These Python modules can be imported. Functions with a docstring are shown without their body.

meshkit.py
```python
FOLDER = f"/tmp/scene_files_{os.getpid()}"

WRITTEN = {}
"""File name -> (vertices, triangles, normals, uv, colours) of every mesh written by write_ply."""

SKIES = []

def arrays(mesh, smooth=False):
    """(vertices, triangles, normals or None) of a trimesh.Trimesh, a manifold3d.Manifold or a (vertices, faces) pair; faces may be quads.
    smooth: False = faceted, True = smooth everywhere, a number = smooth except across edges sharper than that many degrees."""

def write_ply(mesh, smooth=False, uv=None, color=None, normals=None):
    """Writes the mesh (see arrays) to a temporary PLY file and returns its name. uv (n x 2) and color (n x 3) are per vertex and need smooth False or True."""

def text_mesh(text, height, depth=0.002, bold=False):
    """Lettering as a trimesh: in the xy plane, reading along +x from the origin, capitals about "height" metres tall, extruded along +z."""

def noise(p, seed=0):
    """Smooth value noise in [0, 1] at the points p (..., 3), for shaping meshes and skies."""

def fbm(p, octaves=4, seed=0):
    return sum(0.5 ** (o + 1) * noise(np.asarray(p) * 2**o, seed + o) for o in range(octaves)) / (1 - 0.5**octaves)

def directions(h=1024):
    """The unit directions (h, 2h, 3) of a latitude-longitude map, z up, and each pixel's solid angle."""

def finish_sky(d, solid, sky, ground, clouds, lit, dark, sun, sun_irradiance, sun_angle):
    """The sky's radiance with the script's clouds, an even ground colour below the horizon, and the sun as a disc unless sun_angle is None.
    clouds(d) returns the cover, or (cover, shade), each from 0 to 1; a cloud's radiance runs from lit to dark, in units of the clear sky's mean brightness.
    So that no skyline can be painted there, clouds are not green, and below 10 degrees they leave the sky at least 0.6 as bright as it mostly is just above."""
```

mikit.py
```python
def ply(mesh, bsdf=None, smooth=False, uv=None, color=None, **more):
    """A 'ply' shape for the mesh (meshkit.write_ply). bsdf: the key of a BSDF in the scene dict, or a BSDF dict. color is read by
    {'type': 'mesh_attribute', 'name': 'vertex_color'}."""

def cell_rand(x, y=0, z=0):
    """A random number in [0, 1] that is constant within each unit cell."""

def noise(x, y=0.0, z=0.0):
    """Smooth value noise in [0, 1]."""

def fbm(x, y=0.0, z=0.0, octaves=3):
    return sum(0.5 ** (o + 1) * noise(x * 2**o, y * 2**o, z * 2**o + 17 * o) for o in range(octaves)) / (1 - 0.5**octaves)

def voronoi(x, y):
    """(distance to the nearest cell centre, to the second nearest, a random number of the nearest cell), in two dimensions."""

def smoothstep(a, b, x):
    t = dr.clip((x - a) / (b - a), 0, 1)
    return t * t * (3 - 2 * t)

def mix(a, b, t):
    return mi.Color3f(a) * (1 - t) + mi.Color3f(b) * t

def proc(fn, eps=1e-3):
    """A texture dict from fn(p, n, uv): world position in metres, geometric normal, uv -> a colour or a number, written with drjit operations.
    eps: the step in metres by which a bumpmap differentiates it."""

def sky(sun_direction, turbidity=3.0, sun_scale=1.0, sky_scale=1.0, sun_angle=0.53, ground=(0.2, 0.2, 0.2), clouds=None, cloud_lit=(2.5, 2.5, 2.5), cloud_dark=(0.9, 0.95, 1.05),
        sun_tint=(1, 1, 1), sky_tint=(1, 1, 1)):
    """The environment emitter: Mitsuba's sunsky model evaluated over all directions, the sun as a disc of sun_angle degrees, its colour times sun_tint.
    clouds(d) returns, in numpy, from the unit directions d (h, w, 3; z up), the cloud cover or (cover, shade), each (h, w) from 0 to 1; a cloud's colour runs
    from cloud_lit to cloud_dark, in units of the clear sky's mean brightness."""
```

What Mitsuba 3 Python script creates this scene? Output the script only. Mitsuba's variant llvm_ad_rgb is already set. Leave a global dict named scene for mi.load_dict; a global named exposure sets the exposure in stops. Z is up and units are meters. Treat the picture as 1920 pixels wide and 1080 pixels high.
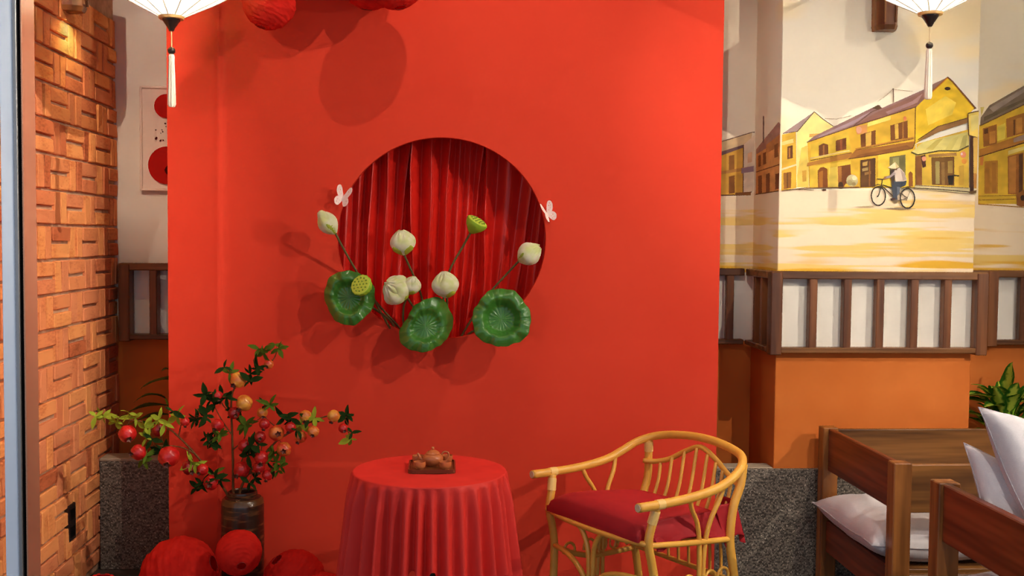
import math, random
import numpy as np, trimesh, manifold3d, shapely
from shapely.geometry import Polygon
import drjit as dr
import mitsuba as mi
import mikit, meshkit
from mikit import noise, fbm, smoothstep, mix, cell_rand

T = mi.ScalarTransform4f
scene, labels = {}, {}
RNG = random.Random(11)

# ------------------------------------------------------------------ camera
EYE = np.array([0.0, 0.0, 1.67]); F_PX = 2000.0
_psi, _th, _roll = math.atan(130 / 2000.0), math.atan(94 / 2000.0), 0.009
_F = np.array([math.cos(_th) * math.sin(_psi), math.cos(_th) * math.cos(_psi), -math.sin(_th)])
_R0 = np.array([math.cos(_psi), -math.sin(_psi), 0.0]); _U0 = np.cross(_R0, _F)
_U = _U0 * math.cos(_roll) - _R0 * math.sin(_roll)
scene['camera'] = {'type': 'perspective', 'fov': math.degrees(2 * math.atan(960 / F_PX)), 'fov_axis': 'x', 'near_clip': 0.05, 'far_clip': 100.0,
                   'to_world': T().look_at(origin=EYE.tolist(), target=(EYE + _F).tolist(), up=_U.tolist())}
# ------------------------------------------------------------------ light: daylight from the open front, added ceiling fill panels, ceiling spots, added fill spots
exposure = 0.10
scene['daylight'] = {'type': 'constant', 'radiance': {'type': 'rgb', 'value': [0.46, 0.52, 0.62]}}


def spot(key, origin, target, rgb, cutoff=60.0, beam=40.0):
    scene[key] = {'type': 'spot', 'to_world': T().look_at(origin=origin, target=target, up=[0, 0.3, 1]), 'intensity': {'type': 'rgb', 'value': rgb},
                  'cutoff_angle': cutoff, 'beam_width': beam}


spot('spot_a', [2.25, 2.3, 3.38], [0.1, 5.0, 1.0], [12.6, 11.3, 9.1], 46, 32)
spot('spot_b', [0.12, 3.85, 3.45], [-0.1, 5.0, 1.4], [2.2, 1.9, 1.46], 66, 36)
spot('spot_c', [3.4, 4.2, 3.42], [2.7, 5.2, 1.7], [3.0, 2.75, 2.3], 62, 40)
spot('spot_d', [0.54, 2.93, 3.42], [-2.4, 4.7, 1.25], [31.0, 27.5, 22.0], 23, 11)
spot('fill_spot_e', [3.6, 2.5, 2.45], [1.0, 5.1, 0.70], [14.0, 12.7, 10.7], 42, 22)  # unseen fill lamp added below lantern height to brighten pillar and backdrop
spot('spot_f', [0.40, 2.1, 3.38], [1.75, 5.3, 2.1], [12.0, 10.9, 9.4], 15, 7.5)
spot('fill_spot_g', [-1.52, 3.6, 3.42], [-1.46, 5.7, 2.35], [7.0, 5.8, 4.6], 16, 11)  # unseen lamp added to brighten the pale wall left of the backdrop
spot('fill_spot_h', [1.3, 1.0, 3.38], [2.15, 3.6, 0.85], [11.0, 10.2, 9.2], 20, 11)  # unseen lamp added to lift the grey pillows on the near bench
FILL_PANEL_RADIANCE = [2.5, 2.25, 1.9]
BRANCHES = {'c': [[-0.936, 4.83, 0.488], [-0.938, 4.83, 0.567], [-0.936, 4.82, 0.648], [-0.936, 4.81, 0.739], [-0.936, 4.8, 0.809], [-0.937, 4.79, 0.909], [-0.927, 4.78, 0.978], [-0.894, 4.78, 1.017], [-0.841, 4.78, 1.061], [-0.795, 4.79, 1.089], [-0.754, 4.8, 1.117], [-0.734, 4.8, 1.161]], 'r': [[-0.914, 4.83, 0.488], [-0.898, 4.82, 0.54], [-0.865, 4.8, 0.603], [-0.823, 4.78, 0.656], [-0.764, 4.77, 0.726], [-0.715, 4.76, 0.772], [-0.648, 4.76, 0.811], [-0.59, 4.76, 0.84], [-0.533, 4.76, 0.864], [-0.476, 4.77, 0.872], [-0.428, 4.77, 0.848], [-0.418, 4.77, 0.794]], 'l': [[-0.956, 4.83, 0.488], [-0.975, 4.82, 0.53], [-0.999, 4.8, 0.574], [-1.048, 4.76, 0.652], [-1.106, 4.73, 0.736], [-1.148, 4.71, 0.788], [-1.192, 4.7, 0.828], [-1.263, 4.69, 0.851], [-1.325, 4.68, 0.865], [-1.39, 4.68, 0.872], [-1.451, 4.67, 0.886]]}
TWIGS = {'c': [[[-0.936, 4.8, 0.78], [-0.969, 4.796, 0.83], [-0.994, 4.782, 0.881], [-1.012, 4.778, 0.92]], [[-0.934, 4.79, 0.879], [-0.967, 4.786, 0.909], [-0.997, 4.772, 0.97]], [[-0.934, 4.81, 0.709], [-0.885, 4.806, 0.759], [-0.863, 4.792, 0.811], [-0.805, 4.788, 0.86]], [[-0.938, 4.83, 0.607], [-0.902, 4.816, 0.649], [-0.875, 4.802, 0.711]]], 'r': [[[-0.823, 4.78, 0.656], [-0.801, 4.766, 0.718], [-0.796, 4.762, 0.777]], [[-0.715, 4.76, 0.772], [-0.733, 4.756, 0.817], [-0.78, 4.752, 0.866], [-0.784, 4.748, 0.905]], [[-0.865, 4.8, 0.603], [-0.803, 4.776, 0.618], [-0.764, 4.772, 0.628]], [[-0.648, 4.76, 0.811], [-0.676, 4.756, 0.846], [-0.694, 4.752, 0.871]]], 'l': [[[-1.088, 4.73, 0.712], [-1.134, 4.726, 0.737], [-1.193, 4.702, 0.751], [-1.27, 4.678, 0.751], [-1.301, 4.674, 0.738]], [[-0.999, 4.8, 0.574], [-1.027, 4.796, 0.571], [-1.055, 4.792, 0.567]], [[-1.192, 4.7, 0.828], [-1.219, 4.696, 0.8], [-1.202, 4.702, 0.732]], [[-1.106, 4.73, 0.736], [-1.11, 4.726, 0.688], [-1.107, 4.752, 0.644]], [[-1.148, 4.71, 0.788], [-1.138, 4.706, 0.836], [-1.125, 4.692, 0.867]]]}
FRUITS = [([-0.9, 4.761, 1.031], 0.036, 'o', 'c'), ([-0.874, 4.762, 0.929], 0.037, 'o', 'c'), ([-0.768, 4.767, 1.101], 0.022, 'm', 'c'), ([-0.987, 4.75, 0.963], 0.024, 'r', 'c'), ([-0.795, 4.759, 0.886], 0.024, 'o', 'c'), ([-0.731, 4.746, 0.797], 0.035, 'm', 'r'), ([-0.605, 4.748, 0.873], 0.027, 'o', 'r'), ([-0.479, 4.733, 0.875], 0.028, 'o', 'r'), ([-0.438, 4.75, 0.817], 0.022, 'r', 'r'), ([-0.624, 4.741, 0.78], 0.027, 'm', 'r'), ([-0.566, 4.718, 0.809], 0.026, 'm', 'r'), ([-0.696, 4.734, 0.727], 0.033, 'm', 'r'), ([-0.796, 4.743, 0.688], 0.032, 'r', 'r'), ([-0.876, 4.784, 0.734], 0.03, 'r', 'c'), ([-0.667, 4.729, 0.826], 0.024, 'r', 'r'), ([-0.783, 4.743, 0.838], 0.024, 'r', 'r'), ([-0.992, 4.769, 0.83], 0.027, 'r', 'c'), ([-0.89, 4.782, 0.627], 0.036, 'r', 'c'), ([-0.919, 4.762, 0.884], 0.027, 'd', 'c'), ([-1.021, 4.766, 0.573], 0.034, 'r', 'l'), ([-1.05, 4.728, 0.64], 0.026, 'r', 'l'), ([-1.111, 4.746, 0.646], 0.034, 'd', 'l'), ([-1.182, 4.675, 0.709], 0.046, 'r', 'l'), ([-1.307, 4.66, 0.731], 0.034, 'r', 'l'), ([-1.352, 4.659, 0.812], 0.038, 'r', 'l'), ([-1.226, 4.687, 0.826], 0.032, 'd', 'l'), ([-1.111, 4.672, 0.861], 0.02, 'r', 'l'), ([-0.771, 4.754, 0.608], 0.025, 'r', 'r'), ([-0.801, 4.736, 0.782], 0.025, 'd', 'r'), ([-0.807, 4.742, 0.645], 0.026, 'd', 'r')]
ROSETTES = [([-0.791, 4.769, 1.159], 'c', 6, 'g'), ([-0.724, 4.762, 1.169], 'c', 4, 'g'), ([-0.845, 4.758, 1.059], 'c', 5, 'k'), ([-0.813, 4.756, 1.08], 'c', 5, 'k'), ([-0.939, 4.757, 1.061], 'c', 4, 'g'), ([-1.038, 4.742, 0.969], 'c', 6, 'k'), ([-1.0, 4.754, 0.924], 'c', 4, 'k'), ([-0.908, 4.777, 0.893], 'c', 4, 'k'), ([-0.871, 4.786, 0.836], 'c', 5, 'g'), ([-1.069, 4.693, 0.869], 'l', 6, 'k'), ([-1.018, 4.671, 0.89], 'l', 4, 'k'), ([-1.144, 4.677, 0.884], 'l', 5, 'y'), ([-0.757, 4.731, 0.923], 'r', 6, 'g'), ([-0.693, 4.741, 0.868], 'r', 7, 'k'), ([-0.625, 4.735, 0.835], 'r', 5, 'y'), ([-0.564, 4.738, 0.863], 'r', 5, 'y'), ([-0.426, 4.749, 0.88], 'r', 5, 'k'), ([-0.402, 4.742, 0.772], 'r', 5, 'y'), ([-1.009, 4.782, 0.764], 'c', 6, 'k'), ([-0.981, 4.763, 0.792], 'c', 4, 'g'), ([-1.023, 4.78, 0.755], 'c', 4, 'k'), ([-0.84, 4.742, 0.742], 'r', 6, 'k'), ([-0.855, 4.744, 0.698], 'r', 5, 'k'), ([-0.729, 4.73, 0.671], 'r', 6, 'g'), ([-0.712, 4.74, 0.65], 'r', 4, 'g'), ([-0.834, 4.785, 0.587], 'r', 5, 'k'), ([-1.06, 4.764, 0.571], 'l', 6, 'k'), ([-0.977, 4.761, 0.583], 'l', 5, 'k'), ([-1.096, 4.723, 0.67], 'l', 4, 'y'), ([-1.216, 4.683, 0.736], 'l', 5, 'k'), ([-1.278, 4.659, 0.836], 'l', 6, 'y'), ([-1.222, 4.674, 0.873], 'l', 5, 'y'), ([-1.315, 4.645, 0.885], 'l', 4, 'y'), ([-1.4, 4.653, 0.863], 'l', 5, 'y'), ([-1.45, 4.651, 0.889], 'l', 6, 'y'), ([-1.287, 4.678, 0.69], 'l', 5, 'g'), ([-1.268, 4.654, 0.794], 'l', 4, 'y'), ([-0.948, 4.74, 0.955], 'c', 4, 'k'), ([-1.016, 4.787, 0.607], 'l', 3, 'g'), ([-0.744, 4.736, 0.719], 'r', 4, 'g')]
MURAL_FRONT = [((248,226,140),[1700,2193,1784,2290,1827,2259,1887,2221,1764,2146,1766,1927,1706,1927]),((242,206,95),[1725,2116,1754,2130,1766,1927,1710,1927,1708,1981]),((168,140,135),[1632,2185,1771,2282,1786,2291,1704,2194]),((95,62,40),[1704,2194,1705,2194,1785,2289,1826,2256,1826,2256,1880,2221,1882,2224,1828,2259,1785,2293,1785,2293,1784,2293,1783,2292,1703,2197,1632,2186,1632,2183]),((224,176,58),[1629,2179,1697,2194,1705,1923,1631,1910]),((243,215,130),[1629,2144,1685,2161,1685,2141,1630,2128]),((112,66,30),[1656,2122,1682,2129,1684,2068,1657,2061]),((170,110,50),[1663,2115,1670,2117,1671,2071,1664,2068]),((240,215,160),[1629,2016,1701,2040,1701,2031,1629,2006]),((150,95,40),[1639,1995,1678,2001,1678,1924,1643,1916]),((110,66,28),[1656,1993,1662,1995,1664,1923,1657,1921]),((205,155,60),[1731,2006,1752,2011,1753,1957,1734,1953]),((215,165,80),[1763,2184,1816,2188,1816,2175,1763,2168]),((224,176,55),[1754,2146,1980,2223,2285,2321,2296,1931,1769,1924]),((228,188,62),[1771,2136,1954,2200,1973,2101,1773,2053]),((240,196,45),[2285,2324,2373,2409,2441,2468,2465,2450,2583,2323,2557,2296,2544,2267,2405,2229,2313,2157,2290,2144]),((246,212,80),[2336,2312,2434,2378,2488,2347,2470,2289,2351,2235]),((150,112,108),[1751,2144,1783,2172,2083,2321,2106,2329,2118,2314,2326,2408,2373,2436,2439,2467,2367,2400,2289,2323,1980,2224]),((140,95,85),[1980,2224,2084,2289,2323,2396,2360,2399,2289,2323]),((172,142,150),[1809,2175,1979,2252,2070,2301,1979,2234,1810,2168]),((165,125,125),[2137,2296,2268,2350,2320,2389,2295,2344,2150,2283]),((96,68,45),[2070,2313,2099,2330,2120,2314,2093,2307]),((85,50,35),[1980,2222,2289,2321,2288,2325,1979,2226,1979,2226,1750,2145,1752,2142]),((85,52,38),[2071,2295,2117,2312,2116,2315,2070,2298,2069,2297,1979,2227,1981,2225]),((135,85,30),[2441,2464,2463,2446,2580,2319,2585,2323,2467,2450,2467,2450,2443,2471,2442,2471,2440,2471,2439,2470,2364,2402,2369,2397]),((92,56,26),[2471,2445,2585,2322,2576,2319,2577,2316,2589,2320,2589,2320,2590,2321,2590,2322,2589,2323,2473,2447,2473,2448,2444,2471,2442,2468]),((200,120,40),[2411,2434,2411,2434,2441,2463,2437,2466,2407,2437,2358,2393,2362,2389]),((110,66,30),[2285,2157,2289,2157,2287,2321,2283,2321]),((62,38,22),[2457,2414,2457,2412,2456,2410,2453,2408,2450,2407,2447,2406,2443,2405,2439,2406,2436,2406,2433,2408,2430,2409,2429,2411,2428,2413,2429,2416,2430,2418,2432,2419,2435,2421,2439,2422,2443,2422,2446,2422,2450,2421,2453,2420,2455,2418,2457,2416]),((246,216,110),[2049,2242,2162,2277,2163,2259,2049,2223]),((208,140,80),[1990,2226,2046,2233,2047,2192,1997,2185]),((222,160,130),[2021,2207,2019,2199,2014,2193,2007,2190,2000,2193,1994,2199,1992,2207,1994,2215,1999,2222,2006,2224,2013,2222,2019,2216]),((112,64,30),[1810,2129,1833,2140,1856,2134,1858,2087,1812,2079]),((150,96,42),[1830,2131,1838,2132,1839,2083,1831,2082]),((108,58,28),[1894,2154,1945,2169,1946,2113,1895,2103]),((150,80,40),[1915,2158,1925,2160,1926,2109,1916,2108]),((118,68,30),[2015,2185,2089,2208,2091,2134,2019,2123]),((226,178,80),[2040,2190,2068,2200,2069,2132,2043,2127]),((122,70,32),[2162,2231,2247,2256,2250,2172,2166,2157]),((226,178,76),[2183,2236,2201,2241,2205,2168,2188,2164]),((168,112,50),[2221,2249,2228,2251,2230,2170,2223,2169]),((235,140,85),[2242,2266,2241,2260,2238,2255,2234,2254,2230,2255,2226,2259,2225,2265,2226,2271,2229,2275,2233,2277,2238,2275,2241,2271]),((182,122,52),[1756,2045,1970,2099,1984,2088,1950,2067,1753,2028]),((236,204,130),[1963,2104,1962,2110,1768,2070,1770,2064]),((110,66,34),[1970,2095,1969,2098,1769,2058,1770,2055]),((190,128,50),[2280,2171,2279,2178,1991,2118,1993,2110]),((96,58,30),[2280,2168,2279,2171,1992,2111,1993,2109]),((166,106,46),[1957,2067,1990,2109,2288,2157,2276,2123,2102,2088,1970,2068]),((138,84,38),[2009,2088,2247,2137,2268,2124,2102,2090,1983,2070]),((92,54,26),[2103,2087,2103,2087,2276,2121,2277,2122,2277,2122,2290,2155,2286,2156,2274,2124,2102,2090,1957,2069,1957,2065]),((230,190,66),[1767,2026,1970,2061,1974,1930,1769,1924]),((236,198,66),[2102,2087,2288,2117,2293,1934,2106,1931]),((238,206,90),[1862,2022,1905,2029,1908,1927,1865,1927]),((128,70,26),[1807,2008,1819,2023,1836,2026,1854,2017,1859,1925,1810,1925]),((176,110,42),[1813,2002,1833,2009,1833,1928,1815,1928]),((124,70,30),[1905,2029,1968,2041,1975,1945,1947,1947,1934,1925,1911,1925]),((170,108,48),[1905,2026,1925,2029,1927,1926,1911,1926]),((206,190,140),[2007,1963,2005,1950,1997,1939,1985,1933,1972,1933,1961,1939,1952,1949,1949,1962,1952,1975,1959,1985,1971,1991,1984,1991,1996,1986,2004,1975]),((160,145,100),[1980,1953,1977,1943,1969,1938,1960,1940,1954,1947,1954,1957,1960,1965,1968,1966,1976,1962]),((225,212,170),[2001,1975,1998,1968,1991,1964,1983,1965,1978,1971,1978,1979,1983,1985,1991,1987,1998,1983]),((150,130,85),[1997,1946,1995,1940,1989,1937,1981,1938,1977,1943,1976,1949,1981,1954,1988,1955,1994,1952]),((80,50,28),[1851,1916,1849,1912,1844,1911,1837,1910,1832,1912,1830,1915,1832,1918,1837,1920,1844,1920,1849,1919]),((70,45,28),[1935,1939,1933,1929,1926,1923,1918,1923,1911,1929,1909,1939,1911,1949,1917,1955,1926,1955,1932,1949]),((92,58,30),[2017,2061,2091,2074,2094,1935,2021,1930]),((190,150,80),[2027,2050,2053,2057,2051,2037,2029,2032]),((180,150,95),[2026,2021,2056,2028,2054,2012,2027,2007]),((150,110,60),[2038,2002,2071,2009,2071,1996,2040,1989]),((140,90,45),[2058,2057,2066,2058,2069,1937,2061,1935]),((128,116,70),[2161,2079,2240,2091,2243,1988,2165,1987]),((150,142,90),[2176,2074,2209,2081,2211,2001,2181,1994]),((150,90,40),[2258,2001,2267,2011,2278,2001,2281,1937,2261,1937]),((228,186,68),[2294,2144,2554,2219,2562,1934,2299,1940]),((150,106,60),[2293,2152,2398,2229,2545,2272,2546,2250,2405,2204,2346,2174]),((92,60,34),[2399,2228,2546,2271,2545,2275,2398,2231,2397,2231,2299,2165,2301,2162]),((222,206,122),[2268,2103,2327,2154,2406,2171,2549,2206,2556,2140,2502,2113,2408,2113,2302,2091]),((200,180,90),[2341,2119,2393,2165,2426,2173,2375,2115]),((206,190,105),[2435,2116,2473,2172,2506,2186,2468,2113]),((196,180,100),[2508,2121,2526,2186,2546,2193,2541,2135]),((92,78,40),[2301,2088,2303,2088,2408,2109,2502,2109,2503,2109,2558,2136,2554,2142,2501,2115,2408,2115,2407,2115,2302,2094,2269,2106,2267,2100]),((132,82,40),[2289,2084,2322,2089,2326,1944,2294,1943]),((176,130,70),[2355,2093,2495,2105,2496,2089,2356,2080]),((122,84,40),[2369,2079,2484,2085,2488,1944,2376,1947]),((160,142,84),[2389,2061,2411,2061,2414,1951,2394,1951]),((150,112,60),[2420,2055,2436,2057,2440,1948,2425,1948]),((166,134,66),[2451,2062,2476,2065,2478,2004,2454,2004]),((36,30,26),[2453,1991,2485,1996,2481,1948,2460,1948]),((60,44,30),[2478,1998,2520,1993,2520,1988,2479,1991]),((205,160,60),[2511,2040,2534,2044,2537,1946,2510,1946]),((84,48,36),[2315,2086,2338,2093,2343,2035,2327,2028]),((226,150,120),[2344,2072,2342,2066,2338,2062,2333,2060,2327,2061,2323,2066,2321,2072,2322,2078,2326,2083,2332,2084,2338,2083,2342,2078]),((240,150,110),[2543,2096,2541,2088,2536,2082,2528,2080,2521,2082,2515,2088,2513,2095,2515,2103,2520,2109,2527,2111,2535,2109,2540,2103]),((244,160,70),[2547,2063,2546,2057,2541,2052,2534,2050,2528,2052,2523,2057,2521,2063,2522,2069,2527,2074,2534,2076,2540,2074,2546,2070]),((232,200,190),[2527,2098,2526,2094,2522,2092,2518,2092,2515,2096,2515,2100,2518,2104,2522,2104,2525,2102]),((206,190,145),[2292,1945,2561,1935,2603,1920,2603,1903,2380,1921,2286,1926]),((70,50,34),[2413,1923,2568,1912,2568,1912,2605,1914,2605,1918,2568,1916,2414,1927,2413,1927,2286,1932,2286,1928]),((110,82,50),[2413,1937,2561,1931,2561,1934,2413,1940,2413,1940,2293,1943,2293,1941]),((226,180,90),[2567,2174,2600,2184,2616,2097,2615,1928,2584,1934]),((190,130,60),[2582,2005,2606,2006,2608,1934,2584,1934]),((238,206,98),[2547,2296,2605,2307,2615,2200,2594,2179,2553,2188]),((246,222,130),[2558,2284,2597,2292,2602,2226,2566,2206]),((80,52,30),[2606,2305,2605,2310,2545,2297,2546,2293]),((100,66,34),[2551,2190,2552,2189,2553,2188,2593,2178,2594,2181,2555,2191,2548,2295,2545,2295]),((72,42,24),[2560,2187,2575,2184,2586,1908,2567,1906]),((96,70,40),[2555,1914,2608,1924,2610,1911,2575,1904]),((120,80,44),[1749,1922,2013,1929,2013,1933,1749,1926,1749,1926,1631,1910,1631,1907]),((90,60,36),[1697,1916,1789,1913,1789,1916,1697,1918,1697,1918,1637,1914,1638,1912]),((130,104,84),[2170,2341,2175,2342,2172,2409,2166,2409]),((170,140,110),[2134,2374,2092,2344,2093,2343,2135,2372,2135,2372,2168,2405,2166,2406]),((170,140,110),[2213,2400,2267,2395,2267,2397,2214,2402,2214,2402,2172,2405,2172,2403]),((170,140,110),[1893,2256,1893,2256,1969,2274,1968,2276,1893,2258,1834,2260,1834,2258]),((150,128,100),[2136,1830,2215,1835,2296,1829,2216,1825]),((190,168,130),[1989,1836,2075,1842,2109,1840,2042,1834]),((48,38,32),[2147,1890,2146,1882,2145,1873,2142,1866,2139,1859,2134,1853,2129,1848,2123,1845,2117,1842,2110,1842,2103,1842,2097,1844,2091,1848,2085,1853,2080,1858,2077,1865,2074,1873,2072,1881,2071,1889,2071,1897,2073,1905,2075,1913,2079,1920,2083,1926,2089,1931,2095,1934,2101,1936,2108,1937,2114,1937,2121,1935,2127,1931,2132,1926,2137,1921,2141,1914,2144,1906,2146,1898],[2141,1890,2141,1882,2140,1875,2138,1868,2134,1862,2131,1857,2126,1853,2121,1849,2115,1847,2110,1847,2104,1847,2099,1849,2093,1852,2089,1857,2084,1862,2081,1868,2079,1875,2077,1882,2076,1889,2076,1896,2078,1904,2080,1910,2083,1917,2087,1922,2092,1926,2097,1929,2102,1931,2108,1932,2113,1932,2119,1930,2124,1927,2129,1922,2133,1917,2136,1911,2139,1904,2141,1897]),((48,38,32),[2293,1880,2293,1871,2291,1863,2288,1855,2285,1847,2280,1841,2275,1836,2269,1832,2262,1830,2256,1829,2249,1830,2242,1832,2236,1835,2230,1840,2225,1847,2221,1854,2218,1862,2216,1870,2216,1879,2216,1888,2217,1896,2220,1904,2224,1912,2228,1918,2234,1923,2240,1927,2246,1929,2253,1930,2260,1929,2266,1927,2272,1923,2278,1918,2283,1912,2287,1905,2290,1897,2292,1889],[2287,1880,2287,1872,2285,1865,2283,1857,2280,1851,2276,1845,2272,1841,2267,1838,2261,1835,2255,1835,2250,1835,2244,1837,2239,1841,2234,1845,2230,1850,2227,1857,2224,1864,2222,1871,2222,1879,2222,1887,2223,1894,2225,1901,2228,1908,2232,1913,2237,1918,2242,1921,2247,1923,2253,1924,2259,1924,2264,1922,2270,1918,2274,1914,2278,1908,2282,1902,2285,1895,2286,1888]),((55,42,34),[2125,1941,2125,1941,2129,1970,2125,1971,2121,1942,2107,1890,2111,1889]),((62,48,36),[2186,1882,2189,1886,2125,1942,2122,1938]),((62,48,36),[2176,1927,2177,1931,2130,1945,2129,1941]),((55,42,34),[2194,1864,2198,1865,2182,1933,2177,1932]),((80,64,48),[2255,1878,2254,1881,2195,1866,2196,1863]),((80,64,48),[2253,1879,2255,1882,2180,1929,2179,1926]),((70,52,38),[2125,1968,2126,1968,2149,1975,2148,1979,2125,1972,2100,1974,2100,1970]),((60,46,36),[2099,1889,2102,1883,2110,1886,2107,1892]),((70,56,42),[2107,1945,2139,1928,2140,1930,2108,1947,2107,1948,2107,1948,2079,1936,2080,1933]),((60,48,38),[2253,1935,2289,1926,2290,1929,2253,1938,2252,1938,2219,1925,2220,1922]),((110,92,70),[2250,1868,2252,1869,2217,1920,2216,1919]),((110,92,70),[2247,1869,2249,1868,2271,1927,2269,1927]),((120,100,76),[2207,1868,2205,1861,2201,1857,2196,1855,2191,1857,2187,1861,2185,1868,2186,1874,2190,1879,2195,1881,2201,1879,2205,1874]),((66,72,84),[2171,1960,2199,1968,2247,1964,2243,1943,2208,1929,2202,1900,2204,1874,2181,1868,2173,1874,2181,1887,2175,1923]),((104,110,122),[2199,1936,2216,1933,2214,1904,2202,1891]),((90,60,46),[2168,1878,2193,1881,2192,1872,2172,1868]),((78,62,52),[2165,2013,2187,2023,2190,1987,2179,1941,2169,1968]),((216,196,178),[2183,2012,2210,2028,2234,2004,2248,1969,2232,1961,2191,1960]),((190,166,152),[2214,2020,2234,2001,2247,1970,2229,1965,2221,1994]),((160,142,140),[2181,2008,2192,1997,2162,1977,2136,1973,2140,1983,2165,1990]),((150,100,72),[2134,1983,2145,1984,2145,1971,2135,1970]),((120,84,62),[2177,2029,2200,2030,2197,2015,2181,2016]),((242,224,176),[2152,2027,2187,2055,2209,2031,2190,2022,2167,2022]),((214,192,140),[2187,2055,2209,2031,2192,2023])]
MURAL_LEFT = [((222,170,70),[1420,2140,1559,2174,1562,1905,1424,1901]),((226,196,150),[1419,2172,1604,2229,1601,2175,1420,2110]),((120,90,70),[1605,2229,1652,2232,1651,2236,1604,2233,1604,2233,1418,2174,1420,2170]),((120,88,90),[1420,2121,1588,2175,1588,2162,1420,2099]),((238,214,186),[1559,2164,1630,2229,1632,1933,1565,1905]),((100,64,40),[1560,1905,1565,1905,1562,2164,1557,2164]),((150,96,44),[1484,2107,1512,2113,1514,2038,1485,2031]),((140,88,42),[1423,2084,1440,2089,1441,2029,1424,2024]),((226,180,140),[1582,2121,1606,2130,1607,2078,1583,2071]),((190,132,66),[1422,2022,1617,2057,1617,2039,1422,2007]),((150,120,130),[1551,2043,1617,2057,1617,2027,1551,2017]),((140,86,40),[1486,1999,1516,2006,1518,1915,1487,1908]),((140,86,40),[1425,1983,1444,1988,1446,1908,1426,1906]),((110,74,44),[1565,1902,1566,1902,1609,1919,1607,1924,1564,1908,1424,1904,1424,1898]),((140,90,50),[1520,1915,1603,1922,1603,1903,1521,1902])]
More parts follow.
